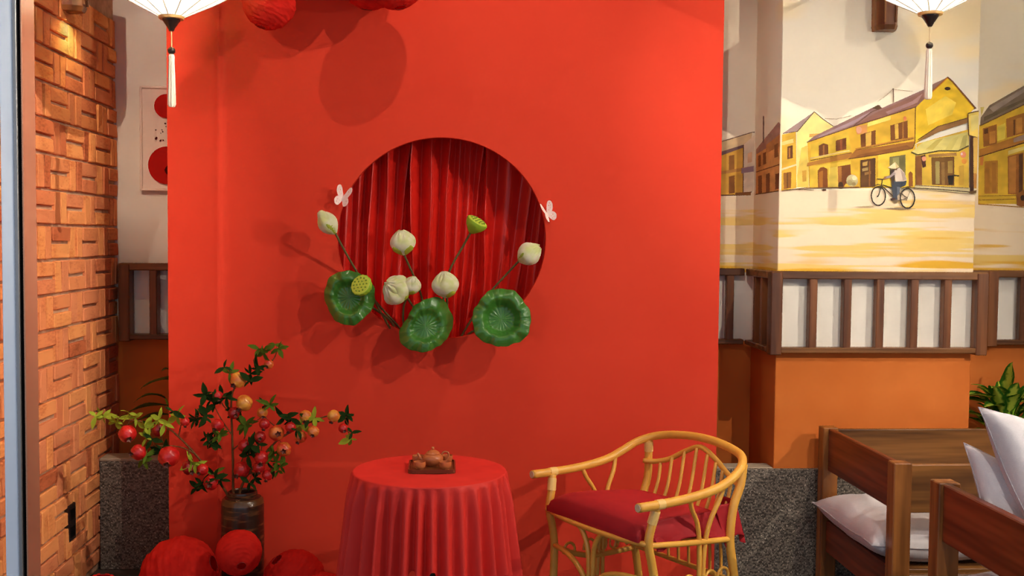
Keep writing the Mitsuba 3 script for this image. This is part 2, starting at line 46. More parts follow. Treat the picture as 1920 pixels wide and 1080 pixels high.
MURAL_SIDE = [((226,160,92),[5471,2121,5057,2186,5039,1907,5464,1906]),((186,140,120),[5473,2141,5109,2243,5050,2213,5055,2156,5471,2114]),((205,140,80),[5302,2148,5057,2186,5053,2126,5299,2106]),((150,92,50),[5434,2103,5387,2107,5383,2049,5430,2046]),((150,92,50),[5352,2110,5300,2114,5296,2054,5348,2051]),((150,92,50),[5167,2136,5108,2141,5104,2076,5162,2073]),((140,84,50),[5045,2034,5050,2039,5468,2025,5462,2020]),((140,84,48),[5427,1999,5362,2001,5356,1910,5421,1909]),((140,84,48),[5292,2001,5231,2004,5225,1910,5286,1910]),((130,76,44),[5141,1993,5076,1994,5071,1919,5136,1918]),((140,110,100),[5357,2163,5339,2161,5345,2297,5363,2300]),((120,80,50),[5038,1907,5040,1911,5466,1909,5463,1904])]
MURAL_RIGHT = [((226,182,54),[2822,2286,3064,2409,3166,2446,3185,1875,2830,1872]),((232,206,80),[2923,2281,2966,2302,2968,2218,2925,2204]),((132,112,92),[2828,2285,2831,2328,2876,2392,3062,2499,3162,2544,3165,2460,3065,2401]),((160,142,128),[2876,2378,2969,2432,3062,2486,3063,2465,2898,2357]),((108,92,66),[2848,2329,2949,2379,3064,2430,3064,2416,2849,2308]),((110,76,36),[3066,2397,3167,2447,3164,2451,3064,2402,2827,2286,2829,2281]),((238,216,120),[2827,2381,2848,2383,2834,2335]),((176,112,46),[2843,2270,2919,2293,2923,2188,2850,2173]),((110,66,32),[2849,2266,2872,2273,2873,2245,2851,2240]),((206,140,60),[2880,2252,2912,2259,2914,2196,2882,2189]),((170,108,46),[2969,2322,3066,2356,3153,2383,3157,2277,3070,2248,2976,2224]),((110,66,30),[3009,2317,3018,2320,3020,2240,3012,2237]),((200,138,62),[3023,2324,3056,2333,3059,2255,3026,2244]),((192,128,50),[2828,2159,3070,2246,3171,2285,3173,2235,3071,2200,2829,2124]),((170,140,120),[3012,2219,3070,2241,3071,2213,3013,2198]),((96,56,28),[3072,2195,3072,2195,3174,2227,3172,2232,3070,2200,2826,2123,2828,2118]),((242,216,124),[2985,2154,3072,2180,3173,2211,3174,2190,3073,2161,2986,2133]),((214,130,60),[2833,2118,2853,2125,2850,2076,2833,2076]),((194,134,48),[2857,2097,2930,2104,2935,1928,2862,1926]),((176,116,42),[2863,2087,2885,2089,2890,1932,2868,1931]),((178,118,44),[2898,2091,2921,2092,2926,1933,2903,1932]),((164,100,42),[2984,2126,3070,2148,3074,1924,2992,1926]),((190,126,58),[2991,2120,3030,2131,3033,1930,2997,1930]),((96,60,30),[3044,2135,3066,2141,3071,1931,3051,1929]),((150,104,40),[3037,1918,3036,1921,2832,1915,2832,1913]),((150,104,40),[3037,1899,3037,1902,2831,1894,2831,1891]),((170,120,40),[3082,1855,3083,1859,2830,1874,2830,1869]),((150,92,40),[3036,1923,3079,1952,3182,1953,3184,1883,3068,1860,3042,1867]),((60,40,26),[3084,1906,3082,1897,3076,1891,3069,1891,3063,1897,3060,1906,3062,1915,3068,1921,3075,1921,3081,1915])]
LOTUS = {'bud': ([-0.484, 4.86, 1.682], [-0.558, 4.84, 1.786]), 'f1': ([-0.176, 4.88, 1.588], [-0.19, 4.86, 1.704]), 'f2': ([-0.165, 4.87, 1.399], [-0.253, 4.8, 1.46]), 'b2': ([-0.149, 4.84, 1.413], [-0.127, 4.8, 1.494]), 'f3': ([0.019, 4.87, 1.397], [0.004, 4.83, 1.518]), 'f4': ([0.347, 4.87, 1.565], [0.438, 4.82, 1.632]), 'p1': ([0.125, 4.9, 1.69], [0.168, 4.87, 1.751]), 'p2': ([-0.338, 4.86, 1.425], [-0.395, 4.79, 1.481]), 'l1': [-0.422, 4.86, 1.393], 'l2': [-0.077, 4.84, 1.265], 'l3': [0.267, 4.83, 1.301]}
LOTUS_STEMS = {'bud': [[-0.484, 4.86, 1.682], [-0.45, 4.9, 1.61], [-0.398, 4.95, 1.511], [-0.323, 5.0, 1.381], [-0.196, 5.07, 1.23], [-0.171, 5.07, 1.175]], 'f1': [[-0.176, 4.88, 1.588], [-0.153, 4.92, 1.534], [-0.116, 4.96, 1.446], [-0.092, 5.0, 1.357], [-0.075, 5.06, 1.176]], 'f2': [[-0.165, 4.87, 1.399], [-0.127, 4.93, 1.337], [-0.079, 4.97, 1.272], [-0.037, 5.06, 1.163]], 'b2': [[-0.154, 4.84, 1.413], [-0.178, 4.9, 1.351], [-0.179, 4.95, 1.261], [-0.155, 5.06, 1.163]], 'f3': [[0.019, 4.87, 1.397], [0.02, 4.95, 1.336], [0.001, 5.06, 1.163]], 'f4': [[0.347, 4.87, 1.565], [0.294, 4.91, 1.503], [0.227, 4.95, 1.424], [0.15, 5.0, 1.308], [0.087, 5.05, 1.198], [0.065, 5.06, 1.151]], 'p1': [[0.125, 4.9, 1.69], [0.092, 4.94, 1.629], [0.031, 4.98, 1.513], [0.005, 5.02, 1.381], [-0.011, 5.06, 1.163]], 'p2': [[-0.338, 4.86, 1.425], [-0.305, 4.92, 1.361], [-0.266, 4.97, 1.284], [-0.213, 5.06, 1.176]], 'l1': [[-0.425, 4.9, 1.381], [-0.344, 4.95, 1.354], [-0.237, 5.03, 1.266], [-0.213, 5.06, 1.163]], 'l2': [[-0.072, 4.89, 1.254], [-0.061, 4.98, 1.239], [-0.054, 5.06, 1.156]], 'l3': [[0.269, 4.88, 1.293], [0.212, 4.97, 1.256], [0.127, 5.04, 1.216], [0.103, 5.06, 1.156]]}
BUTTERFLIES = [([-0.462, 4.975, 1.845],), ([0.485, 4.975, 1.781],)]
# tea [[-0.128, 4.045, 0.775], [0.053, 4.041, 0.775], [-0.137, 4.27, 0.775], [0.052, 4.329, 0.775]]
# ------------------------------------------------------------------ helpers
def srgb(r, g, b):
    c = np.array([r, g, b]) / 255.0
    return [float(x) for x in np.where(c <= 0.04045, c / 12.92, ((c + 0.055) / 1.055) ** 2.4)]


def rgb(v):
    return {'type': 'rgb', 'value': [float(x) for x in v]}


def mat(name, d, two=True):
    scene[name] = {'type': 'twosided', 'bsdf': d} if two else d
    return name


def diffuse(name, refl):
    return mat(name, {'type': 'diffuse', 'reflectance': refl if isinstance(refl, dict) else rgb(refl)})


def principled(name, color, rough=0.5, spec=0.5, **more):
    d = {'type': 'principled', 'base_color': color if isinstance(color, dict) else rgb(color), 'roughness': rough, 'specular': spec, **more}
    return mat(name, d)


used = {}


def num(name):
    """The next free key of this name: name, name_001, name_002 ..."""
    n = used.get(name, 0); used[name] = n + 1
    return name if n == 0 else f'{name}_{n:03d}'


def put(key, mesh, bsdf, smooth=False, **more):
    """One shape entry; a repeated part key takes the next number."""
    key = num(key)
    scene[key] = mikit.ply(mesh, bsdf, smooth=smooth, **more)
    return key


def lab(key, label, category=None, group=None, kind=None):
    d = {'label': label}
    if category: d['category'] = category
    if group: d['group'] = group
    if kind: d['kind'] = kind
    labels[key] = d
    return key


def cat(ms):
    ms = [trimesh.Trimesh(m.vertices, m.faces, process=False) for m in ms]
    return trimesh.util.concatenate(ms) if len(ms) > 1 else ms[0]


def xf(mesh, m):
    mesh = mesh.copy(); mesh.apply_transform(m); return mesh


def shift(mesh, x, y, z):
    mesh = mesh.copy(); mesh.apply_translation([x, y, z]); return mesh


def rot(axis, deg, point=None):
    return trimesh.transformations.rotation_matrix(math.radians(deg), axis, point)


def box(x0, x1, y0, y1, z0, z1, c=0.004):
    """A box with chamfered edges."""
    x0, x1, y0, y1, z0, z1 = min(x0, x1), max(x0, x1), min(y0, y1), max(y0, y1), min(z0, z1), max(z0, z1)
    c = min(c, 0.45 * min(x1 - x0, y1 - y0, z1 - z0))
    if c <= 0:
        m = trimesh.creation.box((x1 - x0, y1 - y0, z1 - z0)); m.apply_translation([(x0 + x1) / 2, (y0 + y1) / 2, (z0 + z1) / 2]); return m
    v = []
    for i in (0, 1):
        for j in (0, 1):
            for k in (0, 1):
                x, y, z = (x0, x1)[i], (y0, y1)[j], (z0, z1)[k]; sx, sy, sz = c * (1 - 2 * i), c * (1 - 2 * j), c * (1 - 2 * k)
                v += [[x, y + sy, z + sz], [x + sx, y, z + sz], [x + sx, y + sy, z]]
    return trimesh.convex.convex_hull(np.array(v))


def spline(pts, n=8):
    p = np.array(pts, float)
    if len(p) < 3:
        t = np.linspace(0, 1, max(n, 2))[:, None]; return p[0] * (1 - t) + p[-1] * t
    q = np.vstack([2 * p[0] - p[1], p, 2 * p[-1] - p[-2]]); out = []
    for i in range(1, len(q) - 2):
        a, b, c, d = q[i - 1], q[i], q[i + 1], q[i + 2]
        for t in np.linspace(0, 1, n, endpoint=False):
            out.append(0.5 * (2 * b + (c - a) * t + (2 * a - 5 * b + 4 * c - d) * t * t + (3 * b - a - 3 * c + d) * t ** 3))
    out.append(p[-1])
    return np.array(out)


def tube(path, radius, sides=10, n=6, closed=False, raw=False):
    """A round rod along a smoothed path, ends capped."""
    p = np.array(path, float) if raw else spline(path, n)
    m = len(p); r = np.interp(np.linspace(0, 1, m), np.linspace(0, 1, np.size(radius)), np.atleast_1d(radius)) if np.size(radius) > 1 else np.full(m, float(radius))
    t = np.roll(p, -1, 0) - np.roll(p, 1, 0) if closed else np.gradient(p, axis=0)
    t /= np.linalg.norm(t, axis=1, keepdims=True) + 1e-12
    a = np.cross(t[0], [0, 0, 1.0] if abs(t[0][2]) < 0.9 else [1.0, 0, 0]); rings = []
    ang = np.arange(sides) * 2 * np.pi / sides
    for k in range(m):
        a = a - t[k] * (a @ t[k]); a /= np.linalg.norm(a) + 1e-12; b = np.cross(t[k], a)
        rings.append(p[k] + r[k] * (np.cos(ang)[:, None] * a + np.sin(ang)[:, None] * b))
    v = np.vstack(rings); f = []
    for k in range(m if closed else m - 1):
        k2 = (k + 1) % m
        for s in range(sides):
            s2 = (s + 1) % sides
            f += [[k * sides + s, k * sides + s2, k2 * sides + s2], [k * sides + s, k2 * sides + s2, k2 * sides + s]]
    if not closed:
        v = np.vstack([v, p[0], p[-1]]); c0, c1 = m * sides, m * sides + 1
        for s in range(sides):
            s2 = (s + 1) % sides
            f += [[c0, s2, s], [c1, (m - 1) * sides + s, (m - 1) * sides + s2]]
    return trimesh.Trimesh(v, f, process=False)


def lathe(profile, n=32, fn=None):
    """A surface of revolution about z from (radius, height) pairs, first to last."""
    pr = np.array(profile, float); a = np.arange(n) * 2 * np.pi / n
    v = np.stack([pr[:, None, 0] * np.cos(a), pr[:, None, 0] * np.sin(a), np.repeat(pr[:, 1:2], n, 1)], -1).reshape(-1, 3)
    if fn is not None: v = fn(v)
    f = []
    for i in range(len(pr) - 1):
        for s in range(n):
            s2 = (s + 1) % n
            f += [[i * n + s, i * n + s2, (i + 1) * n + s2], [i * n + s, (i + 1) * n + s2, (i + 1) * n + s]]
    return trimesh.Trimesh(v, f, process=False)


def gridmesh(P):
    """(h, w, 3) points -> a sheet."""
    h, w = P.shape[:2]; i, j = np.meshgrid(np.arange(h - 1), np.arange(w - 1), indexing='ij'); a = (i * w + j).ravel()
    return trimesh.Trimesh(P.reshape(-1, 3), np.vstack([np.stack([a, a + 1, a + w + 1], 1), np.stack([a, a + w + 1, a + w], 1)]), process=False)


def align(z_to, roll=0.0, origin=(0, 0, 0)):
    """4 x 4 that takes +z to the direction z_to and the origin to origin."""
    z = np.array(z_to, float); z /= np.linalg.norm(z); x = np.cross([0, 1.0, 0] if abs(z[1]) < 0.8 else [0, 0, 1.0], z); x /= np.linalg.norm(x); y = np.cross(z, x)
    c, s = math.cos(roll), math.sin(roll); m = np.eye(4); m[:3, 0], m[:3, 1], m[:3, 2], m[:3, 3] = c * x + s * y, c * y - s * x, z, origin
    return m


def extrude_xz(poly, y0, y1):
    m = trimesh.creation.extrude_polygon(poly, abs(y1 - y0), engine='earcut')
    v = m.vertices; return trimesh.Trimesh(np.stack([v[:, 0], max(y0, y1) - v[:, 2], v[:, 1]], 1), m.faces, process=False)


def sheet(P, th):
    """A sheet of points with thickness th along its normals, closed at its rim."""
    m = gridmesh(P); n = np.array(m.vertex_normals).reshape(P.shape)
    h, w = P.shape[:2]; top, bot = P + n * th / 2, P - n * th / 2
    a, b = gridmesh(top), gridmesh(bot); b = trimesh.Trimesh(b.vertices, b.faces[:, ::-1], process=False)
    idx = np.concatenate([np.arange(w), np.arange(1, h) * w + w - 1, (h - 1) * w + np.arange(w - 2, -1, -1), np.arange(h - 2, 0, -1) * w])
    v = np.vstack([a.vertices, b.vertices]); k = h * w; f = [a.faces, b.faces + k]; r = []
    for i in range(len(idx)):
        p, q = idx[i], idx[(i + 1) % len(idx)]; r += [[q, p, p + k], [q, p + k, q + k]]
    return trimesh.Trimesh(v, np.vstack(f + [np.array(r)]), process=False)


def pillow(w, d, h, seed=0, n=36, edge=2.6):
    """A knife-edged cushion lying flat, centred on the origin, with slightly drawn-in sides and wrinkles."""
    u = np.linspace(-1, 1, n); U, V = np.meshgrid(u, u, indexing='ij')
    pull = 1 - 0.05 * np.sin(np.pi * (V + 1) / 2); pull2 = 1 - 0.05 * np.sin(np.pi * (U + 1) / 2)
    prof = ((1 - np.abs(U) ** edge) * (1 - np.abs(V) ** edge)); prof = np.clip(prof, 0, 1) ** 0.55
    base = np.stack([U * pull * w / 2, V * pull2 * d / 2, U * 0], -1)
    wr = (meshkit.fbm(np.stack([U * 3 + seed, V * 3, U * 0], -1), 3, seed) - 0.5) * 0.22 * h * prof ** 0.5
    top, bot = base.copy(), base.copy(); top[..., 2] = prof * h / 2 + wr; bot[..., 2] = -prof * h / 2 + wr * 0.3
    wave = 0.06 * h * np.sin(U * 4 + seed) * np.cos(V * 3.3); top[..., 2] += wave; bot[..., 2] += wave
    a, b = gridmesh(top), gridmesh(bot)
    m = trimesh.Trimesh(np.vstack([a.vertices, b.vertices]), np.vstack([a.faces[:, ::-1] if False else a.faces, b.faces[:, ::-1] + n * n]), process=False)
    m.merge_vertices(); rim = [top[:, 0], top[-1, :], top[::-1, -1], top[0, ::-1]]
    return m, np.vstack([r[:-1] for r in rim])


# ------------------------------------------------------------------ materials
def _wood(dark, light, s=1.0, axis='x'):
    def fn(p, n, uv):
        a, b, c = (p.x, p.y, p.z) if axis == 'x' else (p.y, p.x, p.z) if axis == 'y' else (p.z, p.x, p.y)
        g = fbm(a * 2.2 * s, b * 34 * s, c * 34 * s, 3); h = noise(a * 1.3, b * 9, c * 9)
        return mix(dark, light, smoothstep(0.25, 0.8, 0.65 * g + 0.35 * h))
    return mikit.proc(fn)


wood_l, wood_d = srgb(130, 84, 40), srgb(70, 40, 17)
WX = principled('wood_along_x', _wood(wood_d, wood_l, 1, 'x'), 0.38, 0.5)
WY = principled('wood_along_y', _wood(srgb(66, 26, 12), srgb(128, 58, 28), 1, 'y'), 0.36, 0.5)
WZ = principled('wood_upright', _wood(srgb(84, 46, 18), srgb(152, 94, 44), 1, 'z'), 0.38, 0.5)
RX = principled('rail_wood_along_x', _wood(srgb(74, 40, 18), srgb(132, 84, 40), 1, 'x'), 0.4, 0.5)
RZ = principled('rail_wood_upright', _wood(srgb(74, 38, 18), srgb(128, 76, 38), 1, 'z'), 0.4, 0.5)


def _brick(base, spot_):
    def fn(p, n, uv):
        a = fbm(p.x * 90, p.y * 45, p.z * 110, 3); b = noise(p.y * 14, p.z * 14, 3.0)
        return mix(base, spot_, smoothstep(0.45, 0.85, 0.6 * a + 0.4 * b))
    return mikit.proc(fn)


BRICKS = [diffuse(f'brick_clay_{i}', _brick(srgb(*a), srgb(*b))) for i, (a, b) in enumerate([((230, 150, 94), (206, 116, 68)), ((220, 138, 90), (198, 112, 72)), ((234, 156, 96), (214, 126, 72)),
          ((212, 126, 84), (188, 104, 70)), ((216, 134, 92), (196, 112, 74)), ((188, 104, 68), (156, 80, 50))])]
MORTAR = diffuse('mortar', mikit.proc(lambda p, n, uv: mix(srgb(160, 122, 96), srgb(214, 178, 148), fbm(p.y * 30, p.z * 30, p.x * 30))))


def _back(p, n, uv):
    plaster = mix(srgb(226, 214, 198), srgb(238, 228, 214), fbm(p.x * 3 + p.y * 3, p.z * 3, 1.0))
    panel = mix(srgb(226, 218, 204), srgb(238, 230, 218), noise(p.x * 6, p.z * 5, p.y * 6))
    oc = mix(srgb(196, 102, 46), srgb(214, 122, 60), fbm(p.x * 4 + p.y * 4, p.z * 4, 5.0))
    c = dr.select(p.z > 1.50, plaster, panel)
    return dr.select(p.z < 1.14, oc, c)


def _mural_ground(p, n, uv):
    u = p.x + p.y
    sky = mix(srgb(240, 228, 204), srgb(250, 226, 178), smoothstep(0.45, 0.75, fbm(u * 2.0, p.z * 5.0, 2.0)))
    sky = mix(sky, srgb(226, 220, 206), 0.8 * smoothstep(0.55, 0.75, fbm(u * 1.6 + 7, p.z * 4.0, 9.0)))
    down = smoothstep(1.92, 1.55, p.z)
    st = smoothstep(0.50, 0.66, fbm(u * 2.0, p.z * 26.0, 4.0) + 0.10 * down - 0.05)
    st2 = smoothstep(0.56, 0.70, fbm(u * 1.6 + 3.0, p.z * 20.0, 8.0) + 0.07 * down - 0.02)
    g = mix(srgb(238, 216, 184), srgb(232, 198, 120), st)
    g = mix(g, srgb(222, 172, 62), st2 * (0.3 + 0.7 * down))
    painted = dr.select(p.z > 1.915, sky, g)
    panel = mix(srgb(226, 218, 204), srgb(238, 230, 218), noise(p.x * 6, p.z * 5, p.y * 6))
    oc = mix(srgb(196, 102, 46), srgb(214, 122, 60), fbm(p.x * 4 + p.y * 4, p.z * 4, 5.0))
    c = dr.select(p.z > 1.50, painted, panel)
    return dr.select(p.z < 1.14, oc, c)


PLASTER = diffuse('painted_plaster', mikit.proc(_back))
MURAL_WALL = diffuse('mural_plaster', mikit.proc(_mural_ground))
MURAL_PAINT = diffuse('mural_paint', {'type': 'mesh_attribute', 'name': 'vertex_color'})
GRANITE = principled('speckled_granite', mikit.proc(lambda p, n, uv: mix(mix(srgb(58, 52, 47), srgb(116, 106, 96), smoothstep(.25, .75, fbm(p.x * 120, p.y * 120, p.z * 120, 2))), srgb(176, 164, 150), smoothstep(0.60, 0.78, fbm(p.x * 210, p.y * 210, p.z * 130, 2)))), 0.55, 0.4)
RIM = diffuse('granite_rim_cement', mikit.proc(lambda p, n, uv: mix(srgb(150, 134, 116), srgb(178, 162, 142), fbm(p.x * 40, p.y * 40, p.z * 40))))
SOIL = diffuse('dark_soil', srgb(34, 24, 18))
FLOOR = principled('floor_tile', mikit.proc(lambda p, n, uv: mix(srgb(58, 50, 46), srgb(74, 64, 58), fbm(p.x * 8, p.y * 8, 0.0))), 0.4, 0.4)
CEIL = diffuse('ceiling_paint', srgb(228, 222, 212))
SIDE = diffuse('side_wall_paint', srgb(222, 206, 186))
RED = diffuse('red_backdrop_cloth', mikit.proc(lambda p, n, uv: mix(srgb(222, 71, 51), srgb(214, 63, 46), fbm(p.x * 2.5, p.z * 2.5, 1.0) * 0.7 + 0.3 * noise(p.x * 420, p.z * 420, p.y * 100))))
CURTAIN = principled('red_velvet_curtain', srgb(204, 36, 26), 0.36, 0.4, sheen=0.9, sheen_tint=0.9)
TABLE_CLOTH = principled('red_velvet_tablecloth', mikit.proc(lambda p, n, uv: mix(srgb(216, 54, 45), srgb(198, 42, 37), fbm(p.x * 14, p.y * 14, p.z * 6))), 0.6, 0.25, sheen=0.5, sheen_tint=0.8)
CUSHION_RED = principled('dark_red_cushion_cloth', mikit.proc(lambda p, n, uv: mix(srgb(166, 34, 40), srgb(146, 26, 33), fbm(p.x * 9, p.y * 9, p.z * 9))), 0.65, 0.25, sheen=0.5, sheen_tint=0.8)
PAPER_RED = mat('red_lantern_paper', {'type': 'principledthin', 'base_color': mikit.proc(lambda p, n, uv: mix(srgb(230, 52, 42), srgb(206, 34, 30), fbm(p.x * 40, p.y * 40, p.z * 40))), 'roughness': 0.3, 'diff_trans': 0.4, 'sheen': 0.5}, False)
WIRE = principled('red_wire', srgb(150, 26, 22), 0.4)
SILK = mat('lantern_silk', {'type': 'principledthin', 'base_color': rgb(srgb(252, 244, 222)), 'roughness': 0.6, 'diff_trans': 1.25}, False)
BRASS = principled('lantern_gold_ring', srgb(206, 160, 96), 0.35, 0.5)
RIBM = principled('lantern_rib', srgb(196, 176, 120), 0.5)
BLACK = principled('black_lacquer', srgb(30, 22, 20), 0.3)
CORD = diffuse('cream_cord', srgb(226, 196, 150))
TASSEL = diffuse('cream_tassel', srgb(240, 224, 204))
ALU_SKY_TINT = principled('aluminium', srgb(228, 238, 252), 0.4, 0.6)  # pale blue base colour stands in for daylight reflected in the stile
ALU_D = principled('aluminium_edge', srgb(150, 150, 152), 0.35, 0.5, metallic=0.6)
RUBBER = diffuse('black_gasket', srgb(22, 20, 20))
BRICK_REFLECTION = principled('jamb_brick_reflection', srgb(186, 132, 106), 0.3, 0.5, metallic=0.3)  # reflection of the brick wall painted in as a tan base colour
RATTAN = principled('varnished_rattan', mikit.proc(lambda p, n, uv: mix(srgb(236, 178, 74), srgb(216, 150, 60), fbm(p.x * 20, p.y * 20, p.z * 20))), 0.3, 0.5, clearcoat=0.5, clearcoat_gloss=0.8)
RATTAN_L = principled('rattan_binding', srgb(238, 194, 116), 0.32, 0.5)
RATTAN_END = diffuse('rattan_cut_end', srgb(214, 190, 150))
VASE = principled('brown_glaze', mikit.proc(lambda p, n, uv: mix(srgb(46, 30, 22), srgb(108, 70, 38), smoothstep(0.5, 0.8, fbm(p.x * 16, p.y * 16, p.z * 70)))), 0.22, 0.6)
VASE_LIP = principled('ochre_glaze', srgb(82, 54, 28), 0.2, 0.6)
BARK = diffuse('branch_bark', mikit.proc(lambda p, n, uv: mix(srgb(96, 60, 36), srgb(140, 96, 58), fbm(p.x * 60, p.y * 60, p.z * 60))))
LEAVES = {k: mat(f'small_leaf_{k}', {'type': 'principledthin', 'base_color': rgb(srgb(*c)), 'roughness': 0.45, 'diff_trans': 0.4}, False) for k, c in (('g', (84, 110, 36)), ('k', (36, 58, 26)), ('y', (150, 166, 52)))}


def _fruit(a, b):
    return mikit.proc(lambda p, n, uv: mix(a, b, smoothstep(0.35, 0.7, fbm(p.x * 26, p.y * 26, p.z * 26))))


FRUITM = {'r': principled('red_fruit_skin', _fruit(srgb(198, 28, 24), srgb(172, 18, 20)), 0.2, 0.6, clearcoat=0.6), 'd': principled('dark_red_fruit_skin', _fruit(srgb(166, 18, 18), srgb(136, 12, 14)), 0.2, 0.6, clearcoat=0.6),
          'o': principled('orange_fruit_skin', _fruit(srgb(226, 158, 60), srgb(206, 106, 40)), 0.22, 0.6, clearcoat=0.6), 'm': principled('mixed_fruit_skin', _fruit(srgb(216, 118, 48), srgb(198, 44, 28)), 0.22, 0.6, clearcoat=0.6)}
CALYX = principled('fruit_calyx', srgb(92, 38, 20), 0.5)
PETAL = mat('lotus_petal', {'type': 'principledthin', 'base_color': mikit.proc(lambda p, n, uv: mix(srgb(242, 240, 212), srgb(222, 228, 160), smoothstep(0.3, 0.75, fbm(p.x * 26, p.y * 26, p.z * 26)))), 'roughness': 0.5, 'diff_trans': 0.45}, False)
SEPAL = principled('lotus_sepal', srgb(162, 178, 56), 0.5)
POD = principled('lotus_pod', srgb(142, 186, 46), 0.5)
POD_FACE = principled('lotus_pod_face', srgb(184, 206, 70), 0.5)
SEED = principled('lotus_seed', srgb(112, 142, 36), 0.5)
STEM = principled('lotus_stem', srgb(98, 88, 48), 0.5)
LOTUS_LEAF = principled('lotus_leaf_gloss', mikit.proc(lambda p, n, uv: mix(srgb(38, 92, 32), srgb(70, 128, 44), fbm(p.x * 14, p.y * 14, p.z * 14))), 0.24, 0.6)
LACE = mat('lace_paper', {'type': 'principledthin', 'base_color': rgb(srgb(255, 236, 228)), 'roughness': 0.6, 'diff_trans': 0.3}, False)
CLAY = principled('tea_clay', mikit.proc(lambda p, n, uv: mix(srgb(194, 112, 62), srgb(170, 90, 48), fbm(p.x * 60, p.y * 60, p.z * 60))), 0.35, 0.5)
TRAYM = principled('tray_wood', srgb(110, 58, 30), 0.35, 0.5)
TRAY_RIM = principled('tray_rim_wood', srgb(92, 44, 24), 0.22, 0.6)
LINEN = diffuse('grey_linen', mikit.proc(lambda p, n, uv: mix(srgb(212, 206, 208), srgb(196, 190, 194), fbm(p.x * 24, p.y * 24, p.z * 24) * 0.6 + 0.4 * noise(p.x * 300, p.y * 300, p.z * 300))))
PIPING = diffuse('linen_seam', srgb(168, 162, 166))
SCONCE = principled('sconce_wood', _wood(srgb(84, 42, 22), srgb(150, 88, 50), 1, 'z'), 0.35, 0.5)
BOARD = diffuse('cream_board', srgb(236, 214, 198))
DISC = diffuse('red_disc', srgb(170, 30, 26))
DARKDOT = diffuse('dark_dot', srgb(70, 16, 16))


def _pot_leaf(p, n, uv):
    e = dr.abs(uv.x - 0.5) * 2
    spl = fbm(p.x * 60, p.y * 60, p.z * 60, 2)
    return mix(srgb(176, 190, 70), srgb(52, 100, 28), smoothstep(0.25, 0.75, e + 0.7 * (spl - 0.5)))


POTLEAF = mat('variegated_leaf', {'type': 'principledthin', 'base_color': mikit.proc(_pot_leaf), 'roughness': 0.35, 'diff_trans': 0.4}, False)
DARKLEAF = mat('dark_green_leaf', {'type': 'principledthin', 'base_color': rgb(srgb(92, 98, 48)), 'roughness': 0.4, 'diff_trans': 0.3}, False)

# ------------------------------------------------------------------ the room shell
def structure(key, mesh, m, label, smooth=False, **more):
    put(key, mesh, m, smooth, **more); lab(key, label, kind='structure')


structure('floor', box(-3.2, 4.6, -1.6, 5.85, -0.1, 0.0, 0), FLOOR, 'dark stone floor of the room')
structure('ceiling', box(-3.2, 4.6, -1.6, 5.85, 3.5, 3.6, 0), CEIL, 'white painted ceiling above the room')
structure('wall_right', box(4.5, 4.6, -1.6, 5.85, 0.0, 3.5, 0), SIDE, 'cream side wall on the far right')
structure('wall_back_left', box(-1.72, -0.1, 5.70, 5.82, 0.0, 3.5, 0), PLASTER, 'pale plaster wall behind the red backdrop, left, orange below the wooden rail')
structure('wall_back', box(-0.1, 4.5, 5.50, 5.82, 0.0, 3.5, 0), MURAL_WALL, 'back wall painted with a street scene above the rail and orange below it')
structure('pillar', box(1.62, 2.60, 5.08, 5.5, 0.0, 3.5, 0.003), MURAL_WALL, 'square wall pillar with a painted street scene, white band and orange base')
for k, (x, y) in enumerate([(-0.9, 0.9), (0.9, 0.9), (2.7, 0.9), (-0.9, 2.2), (3.3, 3.6)]):  # unseen light panels added overhead for soft fill
    key = num('added_fill_panel')
    put(key + '__frame', box(x - 0.32, x + 0.32, y - 0.32, y + 0.32, 3.46, 3.499, 0.004), ALU_D)
    scene[key + '__diffuser'] = {**mikit.ply(trimesh.Trimesh([[x - .3, y - .3, 3.455], [x + .3, y - .3, 3.455], [x + .3, y + .3, 3.455], [x - .3, y + .3, 3.455]], [[0, 2, 1], [0, 3, 2]], process=False), CEIL),
                                 'emitter': {'type': 'area', 'radiance': rgb(FILL_PANEL_RADIANCE)}}
    lab(key, 'unseen square fill panel added ' + ('overhead left of the camera', 'overhead just before the camera', 'overhead right of the camera', 'between the door edge and the tea table', 'above the wooden benches')[k], 'ceiling light', 'added fill panels')

# brick wall in a basket-weave of laid and standing pairs
structure('wall_left', box(-1.86, -1.712, 3.62, 5.82, 0.0, 3.5, 0), MORTAR, 'left wall of orange brick laid in a basket-weave pattern')
ROW0, PITCH, PERIOD = 0.3425, 0.1522, 0.392


def brick(y0, y1, z0, z1):
    pr = RNG.uniform(0.013, 0.021); m = box(-1.715, -1.712 + pr, y0 + RNG.uniform(0, .003), y1 - RNG.uniform(0, .003), z0 + RNG.uniform(0, .003), z1 - RNG.uniform(0, .004), 0.004)
    m.vertices[:, 0] += np.where(m.vertices[:, 0] > -1.707, np.array([RNG.uniform(-.0025, .0025) for _ in m.vertices]), 0)
    put('wall_left__brick', m, BRICKS[RNG.choice([0, 0, 0, 1, 1, 2, 2, 2, 3, 4, 4, 4, 1, 5])])


for k in range(-2, 16):
    z0 = ROW0 + k * PITCH; z1 = z0 + PITCH - 0.009
    y = 4.967 - (0.0 if k % 2 else 0.199) - 3 * PERIOD
    while y < 5.69:
        for (a, b, kind) in ((y, y + 0.221, 'laid'), (y + 0.229, y + 0.384, 'standing')):
            a, b = max(a, 4.09), min(b, 5.695)
            if b - a < 0.03: continue
            if kind == 'laid':
                mid = (z0 + z1) / 2; gap = RNG.uniform(.009, .015)
                brick(a, b, z0, mid - gap / 2); brick(a, b, mid + gap / 2, z1)
            elif b - a > 0.1:
                mid = (a + b) / 2; brick(a, mid - .006, z0, z1); brick(mid + .006, b, z0, z1)
            else:
                brick(a, b, z0, z1)
        y += PERIOD

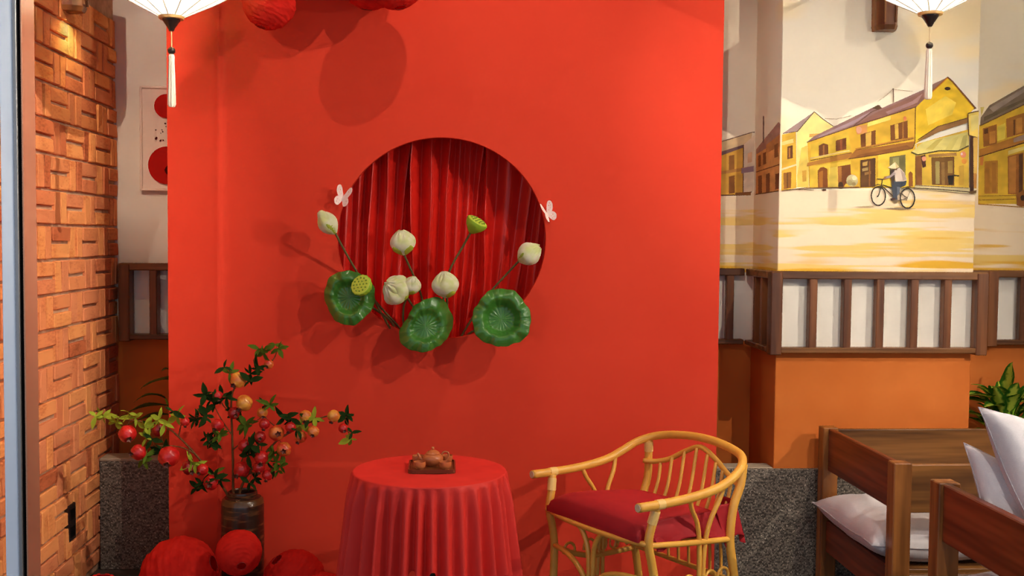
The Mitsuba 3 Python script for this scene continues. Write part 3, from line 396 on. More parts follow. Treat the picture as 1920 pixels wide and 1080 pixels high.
# the open door's upright edge, close on the left
put('door_1__stile', box(-1.404, -1.362, 3.50, 3.60, 0.0, 3.5, 0.003), ALU_SKY_TINT)
put('door_1__edge_strip', box(-1.3615, -1.350, 3.497, 3.60, 0.0, 3.5, 0.002), ALU_D)
put('door_1__gasket', box(-1.3495, -1.339, 3.508, 3.60, 0.0, 3.5, 0.001), RUBBER)
put('door_1__jamb', box(-1.3385, -1.333, 3.50, 3.605, 0.0, 3.5, 0.001), BRICK_REFLECTION)
lab('door_1', 'upright aluminium door edge with a black gasket, close to the camera at the far left', kind='structure')
labels['door_1__gasket'] = {'label': 'black rubber gasket'}
labels['door_1__jamb'] = {'label': 'metal jamb face coloured with the brick reflection'}

# the street scene painted on the walls
def painting(key, data, place, lift):
    V, Fc, C, off = [], [], [], 0
    r = np.random.default_rng(5)
    for k, item in enumerate(data):
        col = np.array(srgb(*item[0])); pts = np.array(item[1], float).reshape(-1, 2) / 1000
        pg = Polygon(pts, [np.array(item[2], float).reshape(-1, 2) / 1000] if len(item) > 2 else None)
        if not pg.is_valid: pg = pg.buffer(0)
        for g in getattr(pg, 'geoms', [pg]):
            if g.is_empty or g.area < 1e-8: continue
            v, f = trimesh.creation.triangulate_polygon(g, engine='earcut')
            if g.area > 4e-4: v, f = trimesh.remesh.subdivide_to_size(np.column_stack([v, v[:, 0] * 0]), f, 0.022); v = v[:, :2]
            n1 = meshkit.fbm(np.column_stack([v[:, 0] * 22 + k, v[:, 1] * 26, v[:, 0] * 0 + k]), 3); n2 = meshkit.noise(np.column_stack([v[:, 0] * 9, v[:, 1] * 40, v[:, 0] * 0 + 3 * k]))
            c = (col * 0.94 + 0.02) * (0.62 + 0.36 * n1 + 0.20 * n2)[:, None] * np.array([1, 1, 1.0]) + (n1 - .5)[:, None] * np.array([.03, .015, -.01])
            V.append(place(v, lift + 0.00008 * k)); Fc.append(np.asarray(f) + off); C.append(np.clip(c, 0.005, 0.95)); off += len(v)
    v, f, c = np.vstack(V), np.vstack(Fc), np.vstack(C)
    put(key, trimesh.Trimesh(v, f, process=False), MURAL_PAINT, False, color=c)


painting('pillar__painted_street', MURAL_FRONT, lambda v, o: np.column_stack([np.minimum(v[:, 0], 2.5995), 5.0795 - o + v[:, 0] * 0, v[:, 1]]), 0.0)
painting('pillar__painted_houses', MURAL_SIDE, lambda v, o: np.column_stack([1.6195 - o + v[:, 0] * 0, np.clip(v[:, 0], 5.082, 5.498), v[:, 1]]), 0.0)
painting('wall_back__painted_street', MURAL_LEFT, lambda v, o: np.column_stack([np.minimum(v[:, 0], 1.618), 5.4995 - o + v[:, 0] * 0, v[:, 1]]), 0.0)
painting('wall_back__painted_houses', MURAL_RIGHT, lambda v, o: np.column_stack([v[:, 0].clip(2.602), 5.4995 - o + v[:, 0] * 0, v[:, 1]]), 0.0)
painting('wall_back__painted_houses', MURAL_RIGHT, lambda v, o: np.column_stack([(v[:, 0] + 0.74).clip(3.2), 5.493 - o + v[:, 0] * 0, v[:, 1]]), 0.0)
labels['pillar__painted_street'] = {'label': 'painted yellow street houses with a cyclist in a conical hat'}

# ------------------------------------------------------------------ wooden railings on the walls
def railing(label, x0, x1, yf, posts, balusters, dy=0.05, side=None, bw=0.038):
    t = num('wooden_railing')
    put(t + '__top_rail', box(x0, x1, yf, yf + dy, 1.485, 1.522, 0.004), RX)
    put(t + '__bottom_rail', box(x0, x1, yf, yf + dy, 1.127, 1.153, 0.004), RX)
    for x in posts: put(t + '__post', box(x, x + 0.056, yf - 0.006, yf + dy, 1.118, 1.518, 0.004), RZ)
    for x in balusters: put(t + '__baluster', box(x - bw / 2, x + bw / 2, yf + 0.006, yf + dy - 0.008, 1.15, 1.488, 0.003), RZ)
    if side:
        xs, ya, yb = side
        put(t + '__top_rail', box(xs, xs + 0.05, ya, yb, 1.485, 1.522, 0.004), RX); put(t + '__bottom_rail', box(xs, xs + 0.05, ya, yb, 1.127, 1.153, 0.004), RX)
        for y in (ya + (yb - ya) * f for f in (0.3, 0.62)): put(t + '__baluster', box(xs + 0.006, xs + 0.042, y - .018, y + .018, 1.15, 1.488, 0.003), RZ)
    return lab(t, label, 'railing')


railing('dark wooden wall railing between the brick wall and the red backdrop', -1.668, -0.6, 5.61, [-1.668], [-1.495, -1.30, -1.10], 0.085)
railing('short wooden railing in the recess between red backdrop and pillar', 0.9, 1.565, 5.445, [], [1.31, 1.492], 0.05)
railing('wooden railing wrapped round the painted pillar', 1.572, 2.648, 5.02, [1.572, 2.592], [1.783, 1.952, 2.114, 2.284, 2.450], 0.058, (1.568, 5.082, 5.44))
railing('wooden railing right of the pillar, above the green plant', 2.655, 4.45, 5.445, [2.87], [3.07, 3.25, 3.43, 3.61, 3.79, 3.97, 4.15, 4.33], 0.05)

# ------------------------------------------------------------------ granite planters
def planter(label, x0, x1, y0, y1, along=None):
    t = num('granite_planter')
    put(t + '__front', cat([box(x0, x1, y0 + (.028 if along else 0), y0 + 0.13, 0.0, 0.545, 0.004)] + ([box(x0, along, y0, y0 + .0285, 0.0, 0.556, 0.003)] if along else [])), GRANITE)
    put(t + '__rim', box(x0, x1, y0 + (.029 if along else .001), y0 + 0.135, 0.545, 0.559, 0.003), RIM)
    put(t + '__soil', box(x0, x1, y0 + 0.135, y1, 0.0, 0.42, 0), SOIL)
    return lab(t, label, 'planter')


planter('dark speckled granite planter between the brick wall and the red backdrop', -1.694, -0.4, 5.36, 5.695)
planter('grey speckled granite planter under the pillar behind the rattan chair', 0.9, 1.618, 5.05, 5.495, 2.62)
planter('granite planter right of the pillar holding the bright green plant', 2.625, 4.45, 5.05, 5.495)

# ------------------------------------------------------------------ red backdrop with the round opening
HX, HZ, HRX, HRZ = -0.004, 1.664, 0.487, 0.470
PX0, PX1, PZ0, PZ1 = -1.258, 1.313, 0.0, 3.15


def cloth_relief(x, z):
    e = lambda a, s: 1 / (1 + np.exp(-a / s))
    fade = np.clip((np.hypot((x - HX) / HRX, (z - HZ) / HRZ) - 1.0) * 3, 0, 1)
    d = 0.018 * e(-(x + 1.022 + 0.006 * np.sin(z * 2)), 0.004) + 0.005 * np.exp(-((x + 1.02) / 0.02) ** 2)
    d += 0.004 * e(x + 0.838, 0.006) * e(1.14 - z, 0.02) - 0.006 * e(-(x + .838), 0.006) * 0
    d += 0.006 * e(0.612 + 0.01 * np.sin(x * 3) - z, 0.004) * e(0.1 - x, 0.05)
    dz = 0.93 - 0.10 * (x + 0.83) - z
    d += 0.004 * np.exp(-(dz / 0.012) ** 2) * e(x + 0.85, .03) * e(-0.55 - x, .05)
    d += 0.016 * (meshkit.fbm(np.stack([x * 1.1 + 3, z * 0.8, x * 0], -1), 3, 2) - 0.5) + 0.006 * (meshkit.fbm(np.stack([x * 4, z * 3, x * 0], -1), 2, 4) - 0.5)
    low = np.clip((0.9 - z) / 0.9, 0, 1)
    d += 0.010 * low * np.sin(x * 21 + 2.2 * np.sin(z * 3)) * np.clip((-0.75 - x) * 6, 0, 1)
    return d * (0.25 + 0.75 * fade)


def backdrop():
    n, m = 760, 150; s = np.linspace(0, 2 * np.pi, n, endpoint=False); cs, sn = np.cos(s), np.sin(s)
    inner = np.stack([HX + HRX * cs, HZ + HRZ * sn], 1)
    k = np.minimum(np.where(cs > 1e-9, (PX1 - HX) / np.maximum(cs, 1e-9), np.where(cs < -1e-9, (PX0 - HX) / np.minimum(cs, -1e-9), 1e9)), np.where(sn > 1e-9, (PZ1 - HZ) / np.maximum(sn, 1e-9), np.where(sn < -1e-9, (PZ0 - HZ) / np.minimum(sn, -1e-9), 1e9)))
    outer = np.stack([HX + k * cs, HZ + k * sn], 1)
    for c in ((PX0, PZ0), (PX1, PZ0), (PX0, PZ1), (PX1, PZ1)): outer[np.argmin(np.hypot(outer[:, 0] - c[0], outer[:, 1] - c[1]))] = c
    w = np.linspace(0, 1, m)[:, None, None]; P = inner[None] * (1 - w) + outer[None] * w
    x, z = P[..., 0], P[..., 1]; y = 5.0 - cloth_relief(x, z)
    front = np.stack([x, y, z], -1)
    lip = [np.stack([inner[:, 0] * a + HX * (1 - a), inner[:, 0] * 0 + yy, inner[:, 1] * a + HZ * (1 - a)], -1) for a, yy in ((1.0, 5.045), (0.997, 5.006))]
    edge = [np.stack([outer[:, 0], outer[:, 0] * 0 + yy, outer[:, 1]], -1) for yy in (5.012, 5.045)]
    G = np.concatenate([np.array(lip), front, np.array(edge), np.array(lip[:1])], 0); G = np.concatenate([G, G[:, :1]], 1)
    return gridmesh(G[:, ::-1])


put('backdrop', backdrop(), RED, 35)
lab('backdrop', 'tall red cloth-covered backdrop panel with a round opening in the middle', 'backdrop', kind='thing')

# velvet curtain behind the opening
def curtain():
    rt = np.array([-.60, -.53, -.477, -.419, -.362, -.28, -.203, -.152, -.064, .011, .066, .107, .154, .20, .297, .401, .466, .53, .62])
    rb = np.array([-.61, -.55, -.49, -.438, -.379, -.292, -.245, -.134, -.077, -.01, .053, .085, .115, .196, .261, .339, .43, .52, .62])
    amp = np.array([.6, .6, .5, .5, .8, .9, .7, 1.15, 1.0, .9, .7, .7, .7, .9, .5, .5, .5, .6, .6])
    nz, nx = 90, 640; zz = np.linspace(0.01, 2.45, nz); u = np.linspace(0, 1, nx); P = np.zeros((nz, nx, 3))
    for i, z in enumerate(zz):
        k = np.clip((1.667 - z) / 0.40, -1.6, 1.3); c = rt + (rb - rt) * k
        c = np.maximum.accumulate(c + np.arange(len(c)) * 1e-5) + 0.004 * np.sin(z * 9 + np.arange(len(c)) * 2.1)
        c = np.sort(c); x = c[0] + u * (c[-1] - c[0]); j = np.clip(np.searchsorted(c, x, side='right') - 1, 0, len(c) - 2)
        f = (x - c[j]) / np.maximum(c[j + 1] - c[j], 1e-4); w = np.clip(c[j + 1] - c[j], 0.02, .1)
        a = amp[j] * (1 - f) + amp[j + 1] * f
        ridge = np.abs(np.cos(np.pi * f)) ** 1.7
        P[i] = np.stack([x, 5.25 - 0.9 * w * a * ridge + 0.003 * np.sin(z * 13 + x * 9), np.full(nx, z)], 1)
    return sheet(P, 0.003)


put('velvet_curtain', curtain(), CURTAIN, True)
lab('velvet_curtain', 'dark red pleated velvet curtain hanging behind the round opening', 'curtain')

# ------------------------------------------------------------------ lotus arrangement in the opening
def petal_mesh(R, L, width, a0, open_=0.0, pinch=1.0, nt=11, na=7, tip=1.0):
    t = np.linspace(0.0, 1, nt)[:, None]; a = np.linspace(-1, 1, na)[None]
    wd = width * np.sin(np.pi * np.clip(t * 0.86 + 0.12, 0, 1)) ** 0.7 * (1 - 0.2 * t ** 3)
    ang = a0 + a * wd
    r = R * np.sin(np.pi * np.clip(t * (0.80 + 0.16 * pinch) + 0.03, 0, 1)) ** 0.75 * (1 + open_ * t)
    r = r * (1 + 0.05 * np.cos(a * np.pi)) + 0.0 * a
    z = L * t * tip + 0 * a - 0.06 * L * a * a * t
    return sheet(np.stack([r * np.cos(ang), r * np.sin(ang), z], -1), 0.0012)


def lotus_flower(key, base, tip, R, label, group=None, layers=2, n=5, sepals=2, sep_h=0.45, seed=0, blunt=0.2, sep_at=(200, 320), stem=None, open_=0.0):
    t = num(key); ax = np.array(tip) - base; L = np.linalg.norm(ax); M = align(ax, seed * 0.7, base); r = random.Random(seed)
    for ly in range(layers):
        for k in range(n):
            a0 = 2 * math.pi * (k + 0.5 * ly) / n + r.uniform(-.15, .15)
            put(t + '__petal', xf(petal_mesh(R * (1 - 0.07 * ly + r.uniform(-.03, .03)), L * (1 - 0.03 * (1 - ly) + r.uniform(-.05, .03)), 0.98 * math.pi / n * 1.45, a0, open_ * (1 - .6 * ly), 1 - blunt), M), PETAL, True)
    core = lathe([(0.001, 0.02 * L)] + [(R * 0.80 * math.sin(math.pi * min(1, .08 + .84 * q)) ** .75, L * (0.02 + 0.93 * q)) for q in np.linspace(0.02, 1, 9)] + [(0.001, L * 0.96)], 16)
    put(t + '__petal', xf(core, M), PETAL, True)
    Minv = np.linalg.inv(M)
    for k in range(sepals):   # green outer leaves, set by the compass angle about the axis as seen from the room
        d = math.radians(sep_at[k % len(sep_at)]); wv = Minv[:3, :3] @ np.array([math.cos(d), -0.9, math.sin(d)]); a0 = math.atan2(wv[1], wv[0])
        put(t + '__sepal', xf(petal_mesh(R * 1.05, L * sep_h, 0.55, a0, 0.0, 0.3 if sep_h > .6 else -2.2, tip=1.0), M), SEPAL, True)
    put(t + '__stem', tube(LOTUS_STEMS[stem], 0.0052, 8, 5), STEM, True)
    return lab(t, label, 'lotus flower', group)


A = {k: np.array(v) for k, v in LOTUS.items()}
lotus_flower('lotus_bud', A['bud'][0], A['bud'][1], 0.043, 'slender pointed white lotus bud at the left edge of the round opening', layers=1, n=5, sepals=1, sep_h=0.48, seed=1, blunt=-0.15, sep_at=(300,), stem='bud')
lotus_flower('lotus_flower', A['f1'][0], A['f1'][1], 0.058, 'round cream lotus flower standing tallest near the middle of the opening', seed=2, sep_at=(215, 325), stem='f1', sep_h=.42)
lotus_flower('lotus_flower', A['f2'][0], A['f2'][1], 0.060, 'ruffled pale yellow lotus flower facing left beside the small bud', seed=3, n=6, sepals=1, sep_at=(330,), stem='f2', open_=.3, sep_h=.4)
lotus_flower('lotus_bud', A['b2'][0], A['b2'][1], 0.040, 'small round white lotus bud touching the ruffled yellow flower', layers=1, seed=4, sepals=2, sep_at=(190, 280), stem='b2', sep_h=.45)
lotus_flower('lotus_flower', A['f3'][0], A['f3'][1], 0.061, 'plump white lotus flower right above the middle lotus leaf', seed=5, sepals=1, sep_at=(310,), stem='f3', sep_h=.38)
lotus_flower('lotus_flower', A['f4'][0], A['f4'][1], 0.052, 'white lotus flower leaning right near the right edge of the opening', seed=6, sepals=1, sep_at=(190,), stem='f4', sep_h=.5)


def seed_pod(base, top, label, stem, tilt):
    t = num('lotus_seed_pod'); ax = np.array(top) - base; L = np.linalg.norm(ax); M = align(np.array(tilt), 0.3, base); R = 0.050
    L = 0.066
    fl = lambda v: v * np.stack([1 + 0.035 * np.cos(14 * np.arctan2(v[:, 1], v[:, 0]))] * 2 + [np.ones(len(v))], 1)
    put(t + '__cup', xf(lathe([(0.004, 0), (0.013, 0.004), (0.024, 0.016), (R * .80, 0.034), (R * .97, 0.052), (R, L), (R * .95, L + .002), (0.001, L - .002)], 42, fl), M), POD, True)
    put(t + '__face', xf(lathe([(R * .94, L + .0015), (R * .9, L + .004), (0.001, L + .006)], 32), M), POD_FACE, 30)
    for q, rr in ((1, 0.0), (6, 0.017), (12, 0.033)):
        for k in range(q):
            a = 2 * math.pi * k / q; s = trimesh.creation.icosphere(1, 0.0042); s.apply_translation([rr * math.cos(a), rr * math.sin(a), L + .0055]); put(t + '__seed', xf(s, M), SEED, True)
    put(t + '__stem', tube(LOTUS_STEMS[stem], 0.0052, 8, 5), STEM, True)
    return lab(t, label, 'seed pod')


seed_pod(A['p1'][0], A['p1'][1], 'green lotus seed pod raised high, tipped to the right', 'p1', (0.36, -0.22, 0.62))
seed_pod(A['p2'][0], A['p2'][1], 'green lotus seed pod showing its seeds in front of the left leaf', 'p2', (-0.55, -1.0, 0.55))


def lotus_leaf(center, R, normal, label, stem, seed, sx=1.0, fold=0.0, roll=0.0, cup=.30, outline=None):
    t = num('lotus_leaf'); nr, na = 30, 168; q = np.linspace(0, 1, nr)[:, None]; a = np.linspace(0, 2 * np.pi, na, endpoint=False)[None]
    ripple = np.sin(a * 9 + seed * 1.7 + .9 * np.sin(2 * a + seed)) * 0.55 + np.sin(a * 5 + seed) * 0.5 + np.sin(a * 16 + 2 * seed + .8 * np.sin(3 * a)) * 0.30
    rr = R * q * (1 + 0.035 * np.sin(3 * a + seed) + 0.02 * np.sin(7 * a) + 0.012 * np.sin(15 * a + seed)) 
    if outline:
        o = sorted(outline); m_ = np.interp(np.degrees(a[0]), [k for k, _ in o], [w for _, w in o], period=360); m_ = np.convolve(np.r_[m_, m_, m_], np.ones(9) / 9, 'same')[na:2 * na]; rr = rr * (1 + (m_[None] - 1) * q ** 1.5)
    x, y = rr * np.cos(a) * sx, rr * np.sin(a)
    z = R * (cup * (1 / (1 + np.exp(-(q - .55) / .045))) + 0.10 * cup * q - 0.38 * np.clip((q - .68) / .32, 0, 1) ** 1.6 * cup) + R * 0.070 * ripple * np.clip((q - .40) / .60, 0, 1) ** 1.3
    z = z + R * 0.008 * np.cos(a * 18) * np.sin(np.pi * q) - fold * np.abs(x) ** 1.5 / R ** 0.5
    P = np.concatenate([np.stack([x, y, z], -1), np.stack([x, y, z], -1)[:, :1]], 1)
    P = P.reshape(-1, 3); M = align(normal, roll, center); P = (P @ M[:3, :3].T + M[:3, 3]).reshape(nr, na + 1, 3)
    put(t + '__blade', sheet(P, 0.0016), LOTUS_LEAF, True)
    put(t + '__stem', tube(LOTUS_STEMS[stem], 0.006, 8, 5), STEM, True)
    return lab(t, label, 'lotus leaf')


lotus_leaf(A['l1'], 0.124, (-0.10, -1.0, 0.16), 'glossy green lotus leaf at the lower left of the opening, behind a seed pod', 'l1', 1, 0.92, 0.4, 0.3)
lotus_leaf(A['l2'], 0.117, (0.12, -1.0, 0.12), 'folded green lotus leaf hanging below the middle of the opening', 'l2', 2.3, 1.0, 0.5, 0.0, .24, [(86, 1.08), (51, 1.34), (30, 1.22), (327, .92), (282, .97), (229, 1.06), (193, 1.07), (162, .77), (105, .9)])
lotus_leaf(A['l3'], 0.132, (-0.02, -1.0, 0.20), 'round bowl-shaped green lotus leaf at the lower right of the opening', 'l3', 3.1, 1.0, 0.0, 0.0, .36)


def butterfly(c, label, tilt, half):
    t = num('paper_butterfly')
    def wing(pts, holes, s, ang):
        pg = Polygon(spline(pts + [pts[0]], 6)[:, :2]).buffer(0)
        for hx, hy, r in holes: pg = pg.difference(shapely.Point(hx, hy).buffer(r, 4))
        pg = max(getattr(pg, 'geoms', [pg]), key=lambda g: g.area)
        m = trimesh.creation.extrude_polygon(pg, 0.0012, engine='earcut'); m.apply_transform(rot([0, 1, 0], -ang))
        if s < 0: m.vertices[:, 0] *= -1; m.invert()
        return m
    up = [(0, -.002), (0.006, 0.018), (0.018, 0.044), (0.031, 0.056), (0.042, 0.050), (0.043, 0.030), (0.030, 0.008), (0.012, -0.003)]
    lo = [(0, 0.002), (0.016, 0.006), (0.032, 0.002), (0.041, -0.014), (0.034, -0.032), (0.018, -0.037), (0.007, -0.024), (0.002, -0.010)]
    M = align((0.05, -1, 0.1), 0, c) @ np.array([[1, 0, 0, 0], [0, 1, 0, 0], [0, 0, 1, 0], [0, 0, 0, 1.0]])
    M = trimesh.transformations.concatenate_matrices(M, rot([0, 0, 1], tilt))
    for s, ang in ((-1, half[0]), (1, half[1])):
        put(t + '__upper_wing', xf(wing(up, [(0.024, 0.034, .0022), (0.033, 0.044, .0018), (0.034, 0.033, .0020), (0.016, 0.016, .0016), (0.026, 0.022, .0016)], s, ang), M), LACE)
        put(t + '__lower_wing', xf(wing(lo, [(0.026, -0.010, .0022), (0.027, -0.022, .0020), (0.015, -0.014, .0016), (0.017, -0.026, .0016)], s, ang), M), LACE)
    put(t + '__body', xf(tube([(0, -0.016, 0.002), (0, 0, 0.003), (0, 0.014, 0.003)], [0.0012, 0.0026, 0.0016], 8), M), LACE, True)
    put(t + '__antenna', xf(cat([tube([(0, 0.014, 0.003), (s * 0.004, 0.020, 0.004), (s * 0.009, 0.025, 0.004)], 0.0006, 5) for s in (-1, 1)]), M), LACE)
    return lab(t, label, 'butterfly')


for (p,), tilt, half, text in zip(BUTTERFLIES, (-16, 24), ((30, 42), (62, 25)), ('small white lace paper butterfly on the upper left rim of the opening', 'small white lace paper butterfly on the right rim of the opening')):
    # local x must run to the right seen from the room
    butterfly(np.array(p), text, tilt, half)

# ------------------------------------------------------------------ round red paper lanterns
def paper_lantern(c, r, axis, label, group, seed, hang=None, crinkle=1.0):
    t = num('paper_lantern'); rr = random.Random(seed); th0 = 0.20; nt, na = 78, 64
    th = np.linspace(th0, np.pi - th0, nt)[:, None]; a = np.linspace(0, 2 * np.pi, na + 1)[None]
    q = meshkit.fbm(np.stack(np.broadcast_arrays(np.cos(a) * 3 + seed, np.sin(a) * 3 + 0 * th, th * 4), -1), 3, seed) - 0.5
    slant = 0.35 * np.sin(a + seed)
    q = q + 0.35 * (meshkit.fbm(np.stack(np.broadcast_arrays(np.cos(a) * 9 + seed, np.sin(a) * 9 + 0 * th, th * 7), -1), 2, seed + 5) - 0.5)
    rad = r * (1 + 0.016 * np.abs(np.sin((th + 0.05 * slant) * 17)) ** 0.6 + crinkle * 0.085 * q * np.abs(np.sin(th * 17)) ** .7 + 0.02 * q)
    P = np.stack([rad * np.sin(th) * np.cos(a), rad * np.sin(th) * np.sin(a), 0.98 * rad * np.cos(th)], -1)
    P[:, -1] = P[:, 0]; M = align(axis, rr.uniform(0, 6), c)
    put(t + '__shade', xf(gridmesh(P), M), PAPER_RED, 50)
    for s in (1, -1):
        k = np.arange(24) * 2 * np.pi / 24; R0 = r * math.sin(th0)
        put(t + '__ring', xf(tube(np.stack([R0 * np.cos(k), R0 * np.sin(k), 0 * k + s * r * .98 * math.cos(th0)], 1), 0.002, 6, closed=True, raw=True), M), WIRE, True)
    if hang: put(t + '__cord', tube([(c[0], c[1], c[2] + r * .99), (c[0], c[1], hang)], 0.0018, 6, 2), WIRE)
    return lab(t, label, 'paper lantern', group)


G1 = 'red paper lanterns heaped on the floor'
paper_lantern((-1.142, 4.70, 0.172), 0.170, (1.0, -0.15, 0.42), 'largest round red paper lantern on the floor, left of the vase', G1, 1)
paper_lantern((-0.862, 4.56, 0.318), 0.096, (0.32, -1.0, -0.42), 'small red paper lantern with its open end showing, in front of the vase', G1, 2, crinkle=.5)
paper_lantern((-0.812, 4.50, 0.112), 0.111, (0.1, 0.2, 1), 'red paper lantern under the small one, at the foot of the vase', G1, 3)
paper_lantern((-0.652, 4.74, 0.136), 0.136, (-0.55, -0.25, 0.8), 'crinkled red paper lantern right of the vase, the taller of two', G1, 4, crinkle=1.5)
paper_lantern((-0.492, 4.50, 0.122), 0.120, (0.75, -0.2, 0.6), 'crinkled red paper lantern next to the tablecloth, the lower of two', G1, 5, crinkle=1.5)
paper_lantern((-1.40, 4.42, 0.135), 0.135, (0.1, 0.1, 1), 'red paper lantern in front of the granite planter by the brick wall', G1, 6)
G2 = 'red paper lanterns hung in front of the backdrop'
paper_lantern((-0.757, 4.72, 2.672), 0.112, (0.35, 0.1, 1), 'red paper lantern hanging at the top of the backdrop, lit from the left', G2, 11, 3.46, 1.3)
paper_lantern((-0.211, 4.64, 2.765), 0.124, (-0.2, 0.1, 1), 'red paper lantern at the right end of the hanging bunch', G2, 12, 3.46, .8)
paper_lantern((-0.335, 4.86, 2.80), 0.118, (0.1, -0.1, 1), 'red paper lantern in the middle of the hanging bunch', G2, 13, 3.46, .8)
paper_lantern((-0.49, 4.70, 2.875), 0.112, (0.1, 0.2, 1), 'large red paper lantern highest in the hanging bunch', G2, 14, 3.46, .8)

# ------------------------------------------------------------------ silk lamps
def silk_lantern(x, y, z, label):
    t = num('silk_lantern'); N = 12
    prof = [(0.047, 0.006), (0.105, 0.036), (0.185, 0.078), (0.255, 0.125), (0.293, 0.172), (0.300, 0.215), (0.285, 0.262), (0.240, 0.315), (0.160, 0.362), (0.070, 0.392)]
    pr = spline([(a, 0, b) for a, b in prof], 5)[:, [0, 2]]
    def scallop(v):
        a = np.arctan2(v[:, 1], v[:, 0]); r = np.hypot(v[:, 0], v[:, 1]); k = np.abs(((a / (2 * np.pi) * N) % 1) - 0.5) * 2
        s = 1 - 0.045 * (1 - k ** 2) * np.clip((r - .05) / .1, 0, 1); return v * np.stack([s, s, np.ones(len(v))], 1)
    pos = lambda m: shift(m, x, y, z)
    put(t + '__shade', pos(lathe(pr, 96, scallop)), SILK, 30)
    for k in range(N):
        a = 2 * math.pi * (k) / N; put(t + '__rib', pos(tube(np.stack([(pr[:, 0] + .001) * math.cos(a), (pr[:, 0] + .001) * math.sin(a), pr[:, 1]], 1)[::2], 0.0017, 6, raw=True)), RIBM, True)
    put(t + '__ring', pos(lathe([(0.030, -0.004), (0.047, -0.004), (0.049, 0.0), (0.049, 0.008), (0.045, 0.012), (0.030, 0.012)], 32)), BRASS, 40)
    put(t + '__finial', pos(lathe([(0.001, -0.050), (0.008, -0.050), (0.012, -0.042), (0.015, -0.036), (0.022, -0.026), (0.028, -0.016), (0.033, -0.010), (0.034, -0.004), (0.001, -0.004)], 28)), BLACK, 40)
    put(t + '__cord', pos(tube([(0, 0, -0.05), (0.001, 0, -0.09), (0, 0, -0.125)], 0.0023, 6)), CORD)
    put(t + '__bead', pos(xf(trimesh.creation.icosphere(2, 0.0145), trimesh.transformations.translation_matrix([0, 0, -0.126]))), BLACK, True)
    fn = lambda v: v * np.stack([1 + 0.10 * np.cos(9 * np.arctan2(v[:, 1], v[:, 0]))] * 2 + [np.ones(len(v))], 1)
    put(t + '__tassel', pos(lathe([(0.001, -0.139), (0.008, -0.140), (0.0115, -0.150), (0.0105, -0.165), (0.0125, -0.22), (0.0145, -0.30), (0.0150, -0.335), (0.011, -0.345), (0.001, -0.342)], 36, fn)), TASSEL, 50)
    put(t + '__top_cap', pos(lathe([(0.001, 0.40), (0.074, 0.40), (0.074, 0.386), (0.060, 0.386)], 28)), BRASS, 30)
    put(t + '__hanging_rod', pos(tube([(0, 0, 0.40), (0, 0, 3.499 - z)], 0.004, 6, 2)), BLACK)
    scene[t + '_bulb'] = {'type': 'point', 'position': [x, y, z + 0.17], 'intensity': rgb([3.6, 2.95, 2.0])}
    labels[t + '__tassel'] = {'label': 'cream silk tassel'}
    return lab(t, label, 'lantern')


silk_lantern(-1.067, 4.30, 2.517, 'glowing cream silk lantern with a tassel, hanging by the brick wall')
silk_lantern(1.987, 4.30, 2.600, 'glowing cream silk lantern with a tassel, hanging before the painted street')

# wooden wall lamps
def sconce(label, M):
    t = num('wall_sconce')
    def prism(r, z0, z1, r2=None):
        pts = [(-0.9 * q, 0.0) for q in ()]; a = [(1.0, 0.0), (0.92, 0.55), (0.45, 1.0), (-0.45, 1.0), (-0.92, 0.55), (-1.0, 0.0)]
        v = [[r * x, -r * 1.5 * y, z0] for x, y in a] + [[(r2 or r) * x, -(r2 or r) * 1.5 * y, z1] for x, y in a]
        return trimesh.convex.convex_hull(np.array(v))
    put(t + '__body', xf(prism(0.056, 0.022, 0.34, 0.060), M), SCONCE); put(t + '__base_trim', xf(prism(0.052, 0.0, 0.022, 0.0585), M), WZ)
    for s in (-1, 1): put(t + '__slat', xf(box(s * 0.027 - .004, s * 0.027 + .004, -0.094, -0.084, 0.03, 0.335, 0.001), M), WZ)
    return lab(t, label, 'wall lamp')


sconce('dark wooden wall lamp on the brick wall, top left', trimesh.transformations.concatenate_matrices(trimesh.transformations.translation_matrix([-1.697, 4.96, 2.665]), rot([0, 0, 1], 90)))
sconce('brown wooden wall lamp on the painted pillar, left of the silk lantern', trimesh.transformations.translation_matrix([2.113, 5.079, 2.678]))
spot('sconce_glow', [-1.62, 4.96, 2.655], [-1.70, 4.96, 1.6], [0.55, 0.42, 0.20], 70, 30)

# ------------------------------------------------------------------ art board and socket
t = num('art_board')
put(t + '__panel', box(-1.562, -1.16, 5.678, 5.699, 1.908, 2.428, 0.003), BOARD)
put(t + '__frame', cat([box(-1.572, -1.560, 5.670, 5.699, 1.898, 2.438, 0.002), box(-1.16, -1.15, 5.670, 5.699, 1.898, 2.438, 0.002), box(-1.56, -1.16, 5.670, 5.699, 2.426, 2.438, 0.002), box(-1.56, -1.16, 5.670, 5.699, 1.898, 1.910, 0.002)]), BOARD)
disc = lambda x, z, r, y0, y1: extrude_xz(shapely.Point(x, z).buffer(r, 20), y0, y1)
for x, z, r in ((-1.435, 2.336, 0.062), (-1.432, 2.030, 0.098)): put(t + '__disc', disc(x, z, r, 5.670, 5.679), DISC, 40)
put(t + '__disc_centre', disc(-1.420, 2.005, 0.024, 5.665, 5.671), DARKDOT, 40); put(t + '__disc_centre', disc(-1.41, 2.33, 0.008, 5.665, 5.671), DARKDOT, 40)
r = random.Random(4)
dots = [disc(-1.50 + r.random() * 0.20, 2.15 + r.random() * 0.10, r.uniform(.002, .005), 5.672, 5.679) for _ in range(34)]
k = put(t + '__dots', cat(dots), DARKDOT); labels[k] = {'label': 'scattered dark dots', 'kind': 'stuff'}
lab(t, 'cream board with red discs and dots on the wall left of the backdrop', 'wall art')
t = num('wall_socket')
put(t + '__plate', box(-1.712, -1.690, 4.918, 5.008, 0.262, 0.432, 0.004), BLACK)
for z in (0.305, 0.385): put(t + '__outlet', box(-1.6905, -1.6875, 4.938, 4.988, z - .024, z + .024, 0.002), RUBBER)
